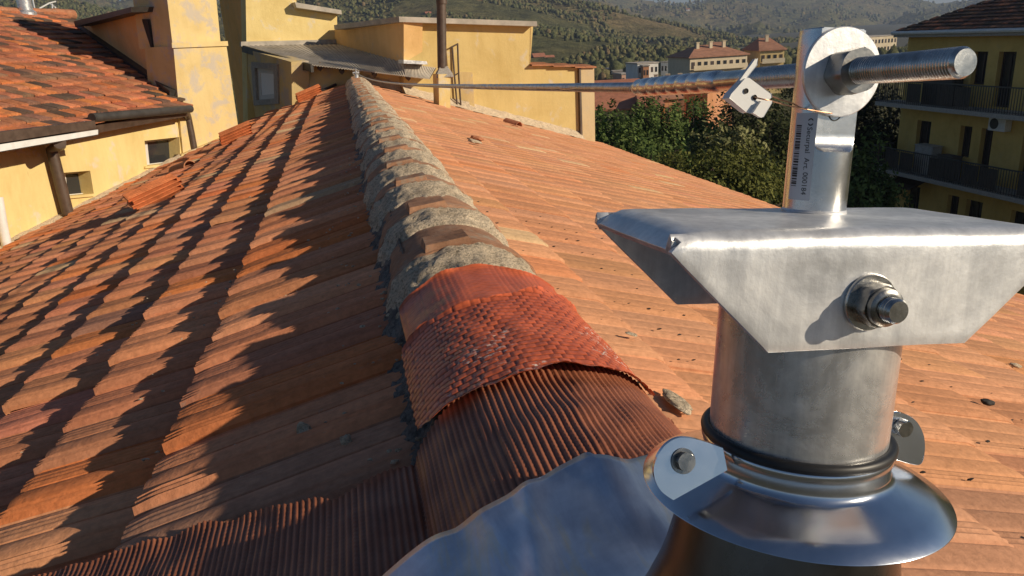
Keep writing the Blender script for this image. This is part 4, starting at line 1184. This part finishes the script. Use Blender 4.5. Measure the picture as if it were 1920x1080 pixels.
MT['rail'] = mat('grey_railing', (.09, .085, .08), .5, .3)
MT['net'] = mat('balcony_panel', (.10, .085, .07), .8)
for zb in (zb1, zb2, zb3):
    y0, y1 = yfar + .3, ynear - 4
    bal = MB(); bal.box(A((y0 + y1) / 2, zb - .10, .62), 1.25, abs(y1 - y0), .18); bo = bal.build('balcony', MT['concrete'], ab)
    m = MB(); d_ = 1.18
    m.box(A((y0 + y1) / 2, zb + 1.0, d_), .05, abs(y1 - y0), .05); m.box(A((y0 + y1) / 2, zb + .06, d_), .03, abs(y1 - y0), .03)
    m.box(A(y0 - .05, zb + 1.0, .6), 1.16, .05, .05)
    yv = y0
    while yv > y1: m.box(A(yv, zb + .5, d_), .022, .022, 1.0); yv -= .13
    for i in range(9): m.box(A(y0 - .05, zb + .5, .12 + i * .13), .022, .022, 1.0)
    m.build('railing', MT['rail'], bo)
    m = MB()
    yv = y0 - .05
    while yv > y1 + .9:
        if RNG.random() < .55: m = MB(); m.box(A(yv - .45, zb + .5, d_ - .05), .012, .86, .82); m.build('screen', MT['net'], bo)
        yv -= .95
# things on the balconies
def acunit(y, z, label):
    o = empty('air_conditioner', tuple(A(y, z, .15)), label, 'air conditioner', 'air conditioners on the apartment block')
    m = MB(); m.box(A(y, z, .20), .32, .85, .58); m.build('casing', MT['white_paint'], o, bevel=.015)
    m = MB(); m.lathe([(.001, 0), (.20, 0), (.22, .01), (.001, .012)], 24, A(y + .12, z, .365), ax=(0, 1, 0), ay=(0, 0, 1), az=(-1, 0, 0)); m.build('fan_grille', MT['dark_metal'], o, True)
acunit(yat(1684), zb2 - .50, 'white air conditioner hanging below the middle balcony at the far corner')
acunit(yat(1880), zb1 - .55, 'pale air conditioner under the top balcony near the right edge')
def cabinet(y, zb, wd, h, mt, label):
    m = MB(); m.box(A(y, zb + h / 2, .45), .5, wd, h); m.box(A(y, zb + h + .02, .45), .56, wd + .06, .04)
    for s_ in (-1, 1): m.box(A(y + s_ * wd * .25, zb + h * .5, .71), .02, wd * .44, h * .86)
    o = m.build('balcony_cabinet', MT[mt], None, bevel=.01); tag(o, label, 'cabinet', 'cabinets on the balconies')
cabinet(yat(1760), zb2, 1.1, 1.25, 'concrete', 'grey beige storage cabinet on the middle balcony')
cabinet(yat(1772), zb1, 1.8, 1.15, 'dark_metal', 'dark covered furniture heap on the top balcony')
cabinet(yat(1803), zb2, .9, .95, 'net', 'low brown box on the middle balcony right of the grey cabinet')
aw = MB(); y0, y1 = yat(1702), yat(1755); aw.prism([A(y0, zb2 - .35, .02), A(y1, zb2 - .35, .02), A(y1, zb2 - .75, 1.1), A(y0, zb2 - .75, 1.1)], (0, 0, -.04)); o = aw.build('awning', MT['shutter'], ab)
# cornice and hipped tile roof
ez = ztop + .10
m = MB(); m.prism([A(yfar + .35, ez, .55), A(ynear - 4, ez, .55), A(ynear - 4, ez, -12), A(yfar + .35, ez, -12)], (0, 0, -.18)); m.build('cornice', MT['concrete'], ab)
m = MB(); m.tube([A(yfar + .40, ez + .02, .60), A(ynear - 4, ez + .02, .60)], .09, 8); m.build('gutter', MT['white_paint'], ab, True)
hp = .42; W2 = 6.5
rz = ez + hp * W2
m = MB(); a = A(yfar + .45, ez + .03, .60); b_ = A(ynear - 4, ez + .03, .60); c_ = A(ynear - 4, rz, .60 - W2); d_ = A(yfar + .45 - W2, rz, .60 - W2); e_ = A(yfar + .45, ez + .03, .60 - 2 * W2)
m.add([a, b_, c_, d_, e_], [(0, 1, 2, 3), (0, 3, 4)]); m.build('roof_deck', MT['tile_dark'], ab)
upA = nrm(np.array([1, 0, hp])); nrow = int(W2 * math.sqrt(1 + hp * hp) / .36)
OA = A(yfar + .45, ez + .05, .60) + upA * nrow * .36
def keepA(c):
    q = c - A(yfar + .45, ez, .60); return q[0] < -q[1] - .05 + 0 and q[0] < W2
tile_field('roof', OA + np.array([0, 0, 0.05]), (0, -1, 0), -upA, .30, .36, int((yfar + 5 - ynear) / .30), nrow, keepA, [((.16, .085, .055), 4), ((.24, .11, .065), 3), ((.09, .06, .045), 3), ((.36, .15, .08), 1)], ab, MT['tile_dark'], .04, 9, .008)

# ------------------------------------------------------------------ ground, valley and hills
def lerp_tab(tab, x):
    if x <= tab[0][0]: return tab[0][1]
    for (a, b), (c, d) in zip(tab, tab[1:]):
        if x <= c: return b + (d - b) * (x - a) / (c - a)
    return tab[-1][1]
# crest heights of the hills as elevation angles (degrees) along azimuth
def az_el(px_, py_):
    r = ray(px_, py_); return math.degrees(math.atan2(r[0], r[1])), math.degrees(math.atan2(r[2], math.hypot(r[0], r[1])))
NEAR = [(-500, 120), (-250, -5), (0, -25), (120, 0), (215, 22), (300, 25), (420, 10), (600, -30), (820, -45), (1000, -20), (1085, 8), (1160, 28), (1220, 46), (1300, 62), (1400, 82), (1500, 92), (1700, 100), (1950, 100), (2300, 80)]
FARH = [(-500, 10), (-200, -10), (0, -14), (120, -12), (185, -4), (225, 9), (262, 6), (330, -10), (600, -25), (900, -22), (1100, -12), (1170, -3), (1200, 3), (1250, 7), (1300, 3), (1330, -4), (1420, -18), (1560, -28), (1680, -12), (1760, 12), (1850, 14), (2000, 2), (2300, 10)]
nearT = sorted(az_el(*p) for p in NEAR); farT = sorted(az_el(*p) for p in FARH)
RN, RF = 950.0, 2600.0
def ground_z(x, y):
    r = math.hypot(x, y); az = math.degrees(math.atan2(x, y))
    if abs(az) > 100: return GROUND
    hn = RN * math.tan(math.radians(lerp_tab(nearT, az))) ; hf = RF * math.tan(math.radians(lerp_tab(farT, az)))
    rough = 60 * noise.fractal(Vector((x / 300, y / 300, 0)), .9, 2.1, 5)
    a = min(1, max(0, (r - 330) / (RN - 330))); a = a ** 1.25
    zn = GROUND + (hn - GROUND) * a
    b = max(0, (r - RN) / (RF - RN))
    if b > 0:
        b1 = min(1, b); dip = min(hn, hf) - 30
        zn = hn + (hf - hn) * b1 ** 1.15 - 50 * math.sin(math.pi * min(1, b1)) * (1 - b1)
        if b > 1: zn = hf - (b - 1) * 220
    am = min(1, max(0, (r - 350) / 500))
    crest = math.exp(-((r - RN) / 140) ** 2) + math.exp(-((r - RF) / 260) ** 2)
    return zn + rough * am * (1 - .9 * min(1, crest)) * (.55 if r < RN else 1.2)
naz, nr = 300, 130
rs = np.concatenate([[0.0], 18 * (4200 / 18) ** np.linspace(0, 1, nr - 1)])
V = []; azs = np.linspace(-62, 82, naz)
for r in rs:
    for a in azs:
        x, y = r * math.sin(math.radians(a)), r * math.cos(math.radians(a)); V.append((x, y, ground_z(x, y)))
f = [(i * naz + j, i * naz + j + 1, (i + 1) * naz + j + 1, (i + 1) * naz + j) for i in range(nr - 1) for j in range(naz - 1)]
def hill_mat():
    m = mat('wooded_hill', rough=.95, spec=.05); co = coords(m)
    n0 = noise_tex(m, co, .0045, 8, .65, .5); n1 = noise_tex(m, co, .028, 8, .72); n2 = noise_tex(m, co, .11, 6, .7)
    c = ramp(m, n0, [(.34, (.120, .135, .060)), (.5, (.178, .168, .076)), (.62, (.25, .20, .10)), (.74, (.34, .26, .16))])
    c = mix(m, 1.0, c, ramp(m, n1, [(.3, (.45, .47, .45)), (.5, (1, 1, 1)), (.7, (1.35, 1.25, 1.15))]), 'MULTIPLY')
    c = mix(m, 1.0, c, ramp(m, n2, [(.35, (.5, .52, .5)), (.6, (1.15, 1.12, 1.1))]), 'MULTIPLY')
    L(m, c, B(m).inputs['Base Color']); L(m, bump(m, n2, 1.0, 5.0, bump(m, n1, .8, 14.0)), B(m).inputs['Normal']); return m
hl = mesh_obj('hills', V, f, hill_mat(), None, True); tag(hl, 'wooded hills and valley floor behind the town', None, None, 'structure')
# ground below and behind, so the world goes on on every side
m = MB(); S_ = 4000
m.add([(-S_, -S_, GROUND - .15), (S_, -S_, GROUND - .15), (S_, S_, GROUND - .15), (-S_, S_, GROUND - .15)], [(0, 1, 2, 3)])
MT['ground'] = mat('dark_ground', (.055, .055, .035), .95)
o = m.build('ground', MT['ground']); tag(o, 'level ground round the buildings', None, None, 'structure')

# ------------------------------------------------------------------ foliage
def leaf_mat(name, c0, c1, var=.35):
    m = mat(name, rough=.7, spec=.12); at = N(m, 'ShaderNodeAttribute'); at.attribute_name = 'tint'
    L(m, ramp(m, at.outputs['Fac'], [(0, c0), (1, c1)]), B(m).inputs['Base Color'])
    nt_ = m.node_tree; tr = N(m, 'ShaderNodeBsdfTranslucent'); L(m, ramp(m, at.outputs['Fac'], [(0, c0), (1, c1)]), tr.inputs['Color'])
    mx = N(m, 'ShaderNodeMixShader'); mx.inputs[0].default_value = .22
    L(m, B(m).outputs[0], mx.inputs[1]); L(m, tr.outputs[0], mx.inputs[2])
    o_ = [n for n in nt_.nodes if n.type == 'OUTPUT_MATERIAL'][0]; L(m, mx.outputs[0], o_.inputs[0]); return m
MT['leaf'] = leaf_mat('mid_green_leaves', (.030, .060, .014), (.175, .235, .065))
MT['leaf_dark'] = leaf_mat('dark_green_leaves', (.014, .022, .008), (.060, .072, .022))
MT['leaf_pale'] = leaf_mat('pale_green_leaves', (.07, .09, .03), (.34, .33, .15))
MT['leaf_pine'] = leaf_mat('olive_needles', (.045, .060, .014), (.20, .20, .05))
def make_tree(px_, py_, dist, rx, rz_, nclump, leaf, mt, label, cat='tree', lean=0, per=44, spread=.17, group='trees beside the apartment block', seed=0, top=True):
    """crown top at the sight line px,py, at the given distance; trunk down to the ground"""
    r = ray(px_, py_); r = r / math.hypot(r[0], r[1]); topp = r * dist
    rg = np.random.default_rng(seed + 11)
    c = topp - np.array([0, 0, rz_])
    root = empty('tree', (c[0], c[1], GROUND), label, cat, group)
    # limbs
    m = MB(); tb_ = np.array([c[0], c[1], GROUND - .2]); fork = np.array([c[0] + lean * .3, c[1], c[2] - rz_ * .75])
    m.tube([tb_, tb_ * .5 + fork * .5 + np.array([lean * .2, .1, 0]), fork], [.26, .20, .16], 10)
    V = []; Fc = []; T = []
    ends = []
    for k_ in range(nclump):
        d = rg.normal(size=3); d /= np.linalg.norm(d)
        if d[2] < -.35: d[2] *= -.6
        q = rg.uniform(.45, 1.0) ** .6
        sc = 1 + .22 * noise.noise(Vector(d * 2.2) + Vector((seed, 0, 0)))
        p = c + d * np.array([rx, rx, rz_]) * q * sc
        ends.append(p)
        tone = np.clip(rg.normal(.45, .26), 0, 1); sp_ = spread * rx * rg.uniform(.55, 1.1)
        n = int(per * rg.uniform(.6, 1.3))
        pos = p + rg.normal(size=(n, 3)) * sp_ * np.array([.48, .48, .75])
        nrmv = rg.normal(size=(n, 3)) * .55 + d * .6 + np.array([.25, -.2, .45]); nrmv /= np.linalg.norm(nrmv, axis=1)[:, None]
        h = rg.normal(size=(n, 3)); a_ = np.cross(nrmv, h); a_ /= np.linalg.norm(a_, axis=1)[:, None]; b_ = np.cross(nrmv, a_)
        s_ = leaf * rg.uniform(.6, 1.35, (n, 1))
        quad = np.stack([pos - a_ * s_, pos - b_ * s_ * .55, pos + a_ * s_, pos + b_ * s_ * .55], 1)
        b0 = len(V) * 0 + sum(len(v) for v in V)
        V.append(quad.reshape(-1, 3)); T.append(np.repeat(np.clip(tone + rg.normal(0, .16, n), 0, 1), 4))
    V = np.concatenate(V); T = np.concatenate(T); nq = len(V) // 4
    for p in ends[::3]:
        md = fork * .45 + p * .55 + rg.normal(size=3) * .12 * rx; m.tube([fork, md, p], [.10, .05, .02], 6, False)
    m.build('trunk', MT['bark'], root, True)
    me = bpy.data.meshes.new('crown'); me.vertices.add(len(V)); me.vertices.foreach_set('co', V.astype(np.float32).ravel())
    me.loops.add(len(V)); me.loops.foreach_set('vertex_index', np.arange(len(V), dtype=np.int32)); me.polygons.add(nq); me.polygons.foreach_set('loop_start', np.arange(0, len(V), 4, dtype=np.int32))
    me.update(calc_edges=True)
    ca = me.color_attributes.new('tint', 'FLOAT_COLOR', 'POINT'); ca.data.foreach_set('color', np.repeat(T[:, None], 4, 1).astype(np.float32).ravel())
    me.materials.append(MT[mt]); o = bpy.data.objects.new('crown', me); COL.objects.link(o); o.parent = root; o.matrix_parent_inverse = parent_inv(root)
    return root
TREES = [
 (1150, 190, 36, 2.0, 3.4, 260, .10, 'leaf', 'leafy green tree directly right of the pale pilaster'),
 (1222, 176, 40, 2.5, 4.2, 330, .10, 'leaf', 'full green tree in front of the long red house roof'),
 (1300, 180, 42, 2.5, 4.3, 320, .10, 'leaf', 'light green tree with an upright top in front of the orange house'),
 (1368, 228, 33, 2.0, 2.8, 240, .11, 'leaf_pale', 'pale green tree with pinkish sunlit leaves below the plastic tag'),
 (1420, 160, 52, 3.8, 6.2, 380, .13, 'leaf_dark', 'tall dark tree behind the plastic tag and post'),
 (1345, 288, 24, 2.4, 1.25, 300, .065, 'leaf_pine', 'flat topped olive pine just above the roof edge'),
 (1255, 292, 26, 1.3, 1.3, 120, .07, 'leaf_pine', 'small rounded olive shrub crown at the roof edge left of the pine'),
 (1440, 345, 27, 1.6, 1.8, 140, .09, 'leaf_dark', 'low dark tree at the roof edge left of the post'),
 (1200, 255, 31, 2.5, 2.8, 240, .10, 'leaf', 'shaded green tree low behind the roof edge, below the full one'),
 (1640, 165, 44, 2.6, 4.4, 240, .12, 'leaf_dark', 'dark tree between the post and the apartment balconies'),
 (1625, 275, 32, 1.7, 2.6, 170, .10, 'leaf', 'green tree low between the post and the apartment block'),
 (1520, 170, 60, 4.0, 6.5, 260, .15, 'leaf_dark', 'dark tree hidden behind the steel pin'),
]
for i, t in enumerate(TREES):
    make_tree(*t[:8], t[8], seed=i * 7 + 1)

# ------------------------------------------------------------------ the town in the valley
def wallm(n, c): MT[n] = plaster(n, c, (.5, .47, .42), .15, .25); return n
for n, c in (('town_cream', (.68, .58, .42)), ('town_white', (.74, .74, .72)), ('town_orange', (.52, .25, .13)), ('town_yellow', (.68, .52, .25)), ('town_pink', (.58, .36, .26)), ('town_red', (.42, .17, .10))): wallm(n, c)
def roofm(n, c):
    m = mat(n, c, .9); co = coords(m); n1 = noise_tex(m, co, .8, 6, .7)
    L(m, mix(m, 1.0, c, ramp(m, n1, [(.3, (.65, .62, .6)), (.7, (1.25, 1.2, 1.15))]), 'MULTIPLY'), B(m).inputs['Base Color']); MT[n] = m
roofm('town_roof', (.44, .18, .105)); roofm('town_roof_brown', (.38, .19, .12)); roofm('town_roof_flat', (.40, .38, .35))
def house(name, px0, px1, pyt, dist, depth, mt, roof, label, storeys=2, cols=4, yaw=0.0, rh=1.6, cat='house', rmt='town_roof', group='houses in the valley town', chim=0, balc=False, zg=None, sth=3.0):
    ra_, rb2 = ray(px0, pyt), ray(px1, pyt)
    ra_ = ra_ / math.hypot(ra_[0], ra_[1]) * dist; rb2 = rb2 / math.hypot(rb2[0], rb2[1]) * dist
    c = (ra_ + rb2) / 2; wd = math.hypot(*(rb2 - ra_)[:2]); zt = c[2]
    ax = nrm((rb2 - ra_) * np.array([1, 1, 0])); ca, sa = math.cos(yaw), math.sin(yaw)
    ax = np.array([ax[0] * ca - ax[1] * sa, ax[0] * sa + ax[1] * ca, 0]); ay = np.cross(Zv, ax)
    zg = max(min(ground_z(c[0], c[1]), zt - 3) - 1, zt - 40) if zg is None else zg
    root = empty(name, (c[0], c[1], zg), label, cat, group)
    P = lambda u, v, z: np.array([c[0], c[1], 0]) + ax * u + ay * v + Zv * z
    m = MB(); m.box(P(0, depth / 2, (zt + zg) / 2), wd, depth, zt - zg, ax, ay); m.build('wall', MT[mt], root)
    ov = .5
    m = MB()
    if roof == 'flat':
        m.box(P(0, depth / 2, zt + .15), wd + .5, depth + .5, .35, ax, ay)
    else:
        i = min(depth / 2, wd * .35) if roof == 'hip' else 0
        a = [P(-wd / 2 - ov, -ov, zt), P(wd / 2 + ov, -ov, zt), P(wd / 2 + ov, depth + ov, zt), P(-wd / 2 - ov, depth + ov, zt), P(-wd / 2 - ov + i, depth / 2, zt + rh), P(wd / 2 + ov - i, depth / 2, zt + rh)]
        b_ = [p - Zv * .22 for p in a[:4]]
        m.add(a + b_, [(0, 1, 5, 4), (2, 3, 4, 5), (1, 2, 5), (3, 0, 4), (0, 6, 7, 1), (1, 7, 8, 2), (2, 8, 9, 3), (3, 9, 6, 0), (6, 9, 8, 7)])
    ro = m.build('roof', MT[rmt if roof != 'flat' else 'town_roof_flat'], root)
    for k_ in range(chim):
        m = MB(); u = -wd * .35 + wd * .7 * (k_ + .5) / max(1, chim); m.box(P(u, depth * .35, zt + rh * .9), .7, .7, 1.7, ax, ay); m.box(P(u, depth * .35, zt + rh * .9 + .9), .9, .9, .15, ax, ay); m.build('chimney', MT['town_cream'], ro)
    for s_ in range(storeys):
        z = zt - 1.9 - s_ * sth
        if z < zg + 1: break
        for k_ in range(cols):
            u = -wd / 2 + wd * (k_ + .5) / cols; ww = min(1.3, wd / cols * .5)
            m = MB(); m.box(P(u, -.02, z), ww, .10, 1.5, ax, ay); m.build('window', MT['glass' if (k_ + s_) % 3 else 'shutter'], root)
        if balc and s_ < 2:
            m = MB(); m.box(P(0, -.65, z - 1.0), wd * .94, 1.3, .2, ax, ay); m.box(P(0, -1.28, z - .5), wd * .94, .06, .95, ax, ay); m.build('balcony', MT['town_cream'], root)
    return root
house('apartment_house', 1289, 1408, 104, 190, 13, 'town_cream', 'hip', 'cream apartment house with a long brown tile roof and balconies, left wing behind the tag', 2, 9, .45, 2.4, 'apartment house', 'town_roof_brown', None, 3, True)
house('apartment_house', 1425, 1472, 93, 196, 14, 'town_yellow', 'hip', 'yellow cream end block under the brown roof, right of the tag', 3, 4, .30, 2.6, 'apartment house', 'town_roof_brown', None, 1, True)
house('roof_lantern_house', 1330, 1362, 92, 200, 9, 'town_cream', 'hip', 'small raised brown hip roof above the long apartment roof', 1, 3, .1, 1.6, 'house', 'town_roof_brown', None)
house('tower_block', 1612, 1694, 68, 360, 14, 'town_cream', 'flat', 'pale five storey slab block with rows of windows beside the washer', 5, 10, .75, 1, 'apartment house', group=None)
house('modern_block', 1194, 1236, 119, 250, 10, 'town_white', 'flat', 'white modern block left of the blue grey one', 2, 5, .4, 1, 'building', group=None)
house('modern_block', 1206, 1217, 124, 246, 8, 'town_orange', 'flat', 'narrow orange brick block in front of the white modern block', 2, 2, .2, 1, 'building', group=None)
house('modern_block', 1232, 1284, 117, 262, 14, 'town_white', 'flat', 'long white modern block beside the cream apartment house', 3, 6, -.75, 1, 'building', group=None)
house('town_house', 1110, 1133, 136, 300, 9, 'town_cream', 'gable', 'cream house with a red roof right above the tile coping', 2, 3, .3, 1.6)
house('town_house', 1132, 1152, 130, 320, 9, 'town_white', 'flat', 'pale house with a flat roof between two cream houses', 2, 3, -.2)
house('town_house', 1150, 1176, 134, 310, 9, 'town_cream', 'flat', 'wide cream flat roofed house left of the pink one', 2, 4, .1)
house('town_house', 1165, 1187, 139, 270, 9, 'town_pink', 'flat', 'pink plastered house at the left end of the white blocks', 2, 3, .35)
house('town_house', 1188, 1194, 135, 280, 6, 'town_cream', 'gable', 'thin cream house beside the pink house', 2, 2, .1, 1.4)
house('long_house', 1100, 1200, 168, 130, 14, 'town_orange', 'gable', 'long orange wall of the farther red roofed house under the cable', 1, 6, .05, 1.2, 'house', group=None)
house('long_house', 1085, 1205, 204, 95, 14, 'town_yellow', 'gable', 'nearer long house with a broad red tile roof behind the green trees', 1, 6, .04, 2.6, 'house', group=None)
house('row_house', 1198, 1330, 161, 150, 10, 'town_orange', 'gable', 'terraced row with stepped brown roofs behind the orange house', 1, 9, .0, 1.2, 'house', 'town_roof_brown', None, 4)
house('row_house', 1212, 1246, 182, 112, 9, 'town_white', 'gable', 'small white fronted house with a red roof under the row', 1, 3, .1, 1.0, 'house', group=None)
house('town_house', 1245, 1272, 182, 95, 9, 'town_orange', 'hip', 'orange house with a grey brown roof behind the light green tree', 2, 2, .35, 1.5, 'house', 'town_roof_brown')
house('town_house', 1282, 1328, 174, 100, 10, 'town_orange', 'flat', 'orange flat topped house left of the dark tree', 2, 3, -.35, 1.0)
house('town_house', 1206, 1238, 196, 92, 8, 'town_yellow', 'gable', 'low yellow house with an eave between the green trees', 1, 3, .1, .9)
for (a, b, c_, d_, mt, lab) in ((799, 809, 25, 760, 'town_yellow', 'tiny yellow farmhouse on the hillside above the parapet'),
                               (601, 612, 9, 800, 'town_orange', 'tiny orange farmhouse on the hill above the tall block'),
                               (620, 627, 12, 800, 'town_pink', 'tiny pink house beside the orange farmhouse on the hill'),
                               (886, 908, 0, 900, 'town_yellow', 'pale farmhouse on the hill crest at the top of the photo'),
                               (1287, 1294, 17, 1500, 'town_white', 'white speck of a house high on the far hill'),
                               (1002, 1022, 106, 420, 'town_cream', 'cream house beside the parapet end at the foot of the hill'),
                               (1022, 1040, 110, 430, 'town_white', 'white house right of the cream one at the foot of the hill')):
    rr_ = ray((a + b) / 2, c_ + 4); rr_ = rr_ / math.hypot(rr_[0], rr_[1]); d_ = 300.0
    while d_ < 3000 and ground_z(rr_[0] * d_, rr_[1] * d_) < rr_[2] * d_: d_ += 10
    house('farmhouse', a, b, c_, d_, 8, mt, 'gable', lab, 1, 2, .2, 1.6, 'house', group='small houses on the hillside')

# woods on the hillsides: too many to count
rg = np.random.default_rng(5)
ico = bmesh.new(); bmesh.ops.create_icosphere(ico, subdivisions=1, radius=1); iv = np.array([v.co for v in ico.verts]); ifc = np.array([[v.index for v in q.verts] for q in ico.faces]); ico.free()
V = []; Fc = []; T = []; k = 0
def plant(n, r0, r1, s0, s1, az0=-40, az1=55, dens=True):
    global k
    for _ in range(n):
        r = math.sqrt(rg.uniform(r0 * r0, r1 * r1)); az = math.radians(rg.uniform(az0, az1)); x, y = r * math.sin(az), r * math.cos(az)
        if dens and noise.noise(Vector((x / 120, y / 120, 3))) < -.18: continue
        s_ = rg.uniform(s0, s1); j = 1 + rg.normal(0, .22, (len(iv), 1))
        v = iv * j * np.array([s_, s_, s_ * rg.uniform(.8, 1.5)]) + np.array([x, y, ground_z(x, y) + s_ * .5])
        V.append(v); Fc.append(ifc + k * len(iv)); T.append(np.full(len(iv), np.clip(rg.normal(.45, .25) + .3 * noise.noise(Vector((x / 90, y / 90, 9))), 0, 1))); k += 1
plant(34000, 340, 1000, .8, 2.1); plant(17000, 1000, 2700, 1.6, 4.2)
plant(420, 275, 350, 1.6, 3.2, -10, 55, False)
V = np.concatenate(V); Fc = np.concatenate(Fc); T = np.concatenate(T)
me = bpy.data.meshes.new('woodland'); me.from_pydata(V.tolist(), [], Fc.tolist()); me.update(); me.polygons.foreach_set('use_smooth', [True] * len(me.polygons))
ca = me.color_attributes.new('tint', 'FLOAT_COLOR', 'POINT'); ca.data.foreach_set('color', np.repeat(T[:, None], 4, 1).astype(np.float32).ravel())
wm = mat('wood_canopy', rough=.95, spec=.05); at = N(wm, 'ShaderNodeAttribute'); at.attribute_name = 'tint'
wn = noise_tex(wm, coords(wm), .55, 5, .7)
L(wm, mix(wm, 1.0, ramp(wm, at.outputs['Fac'], [(0, (.105, .120, .054)), (.5, (.150, .152, .066)), (.85, (.20, .172, .080)), (1, (.25, .18, .10))]), ramp(wm, wn, [(.3, (.5, .5, .5)), (.7, (1.3, 1.3, 1.3))]), 'MULTIPLY'), B(wm).inputs['Base Color'])
L(wm, bump(wm, wn, 1, 1.5), B(wm).inputs['Normal'])
me.materials.append(wm); o = bpy.data.objects.new('woodland', me); COL.objects.link(o); tag(o, 'autumn woods covering the hillsides', None, None, 'stuff')

# ------------------------------------------------------------------ air
ZTOP = max(float(v.co.z) for v in hl.data.vertices) + 12
ZBOT = min(float(v.co.z) for v in hl.data.vertices)
ZBOT = min(ZBOT, GROUND - .15) - 1.0
hz = MB(); hz.box((0, 0, (ZTOP + ZBOT) / 2), 9400, 9400, ZTOP - ZBOT)
print('HAZE', ZBOT, ZTOP)
hm = bpy.data.materials.new('haze_air'); hm.use_nodes = True; hm.node_tree.nodes.clear()
ho = hm.node_tree.nodes.new('ShaderNodeOutputMaterial'); hv = hm.node_tree.nodes.new('ShaderNodeVolumePrincipled')
hv.inputs['Color'].default_value = (.58, .72, 1.0, 1); hv.inputs['Density'].default_value = .00023; hv.inputs['Anisotropy'].default_value = .2
hm.node_tree.links.new(hv.outputs[0], ho.inputs['Volume'])
o = hz.build('haze', hm); tag(o, 'thin bluish air over the valley', None, None, 'stuff')
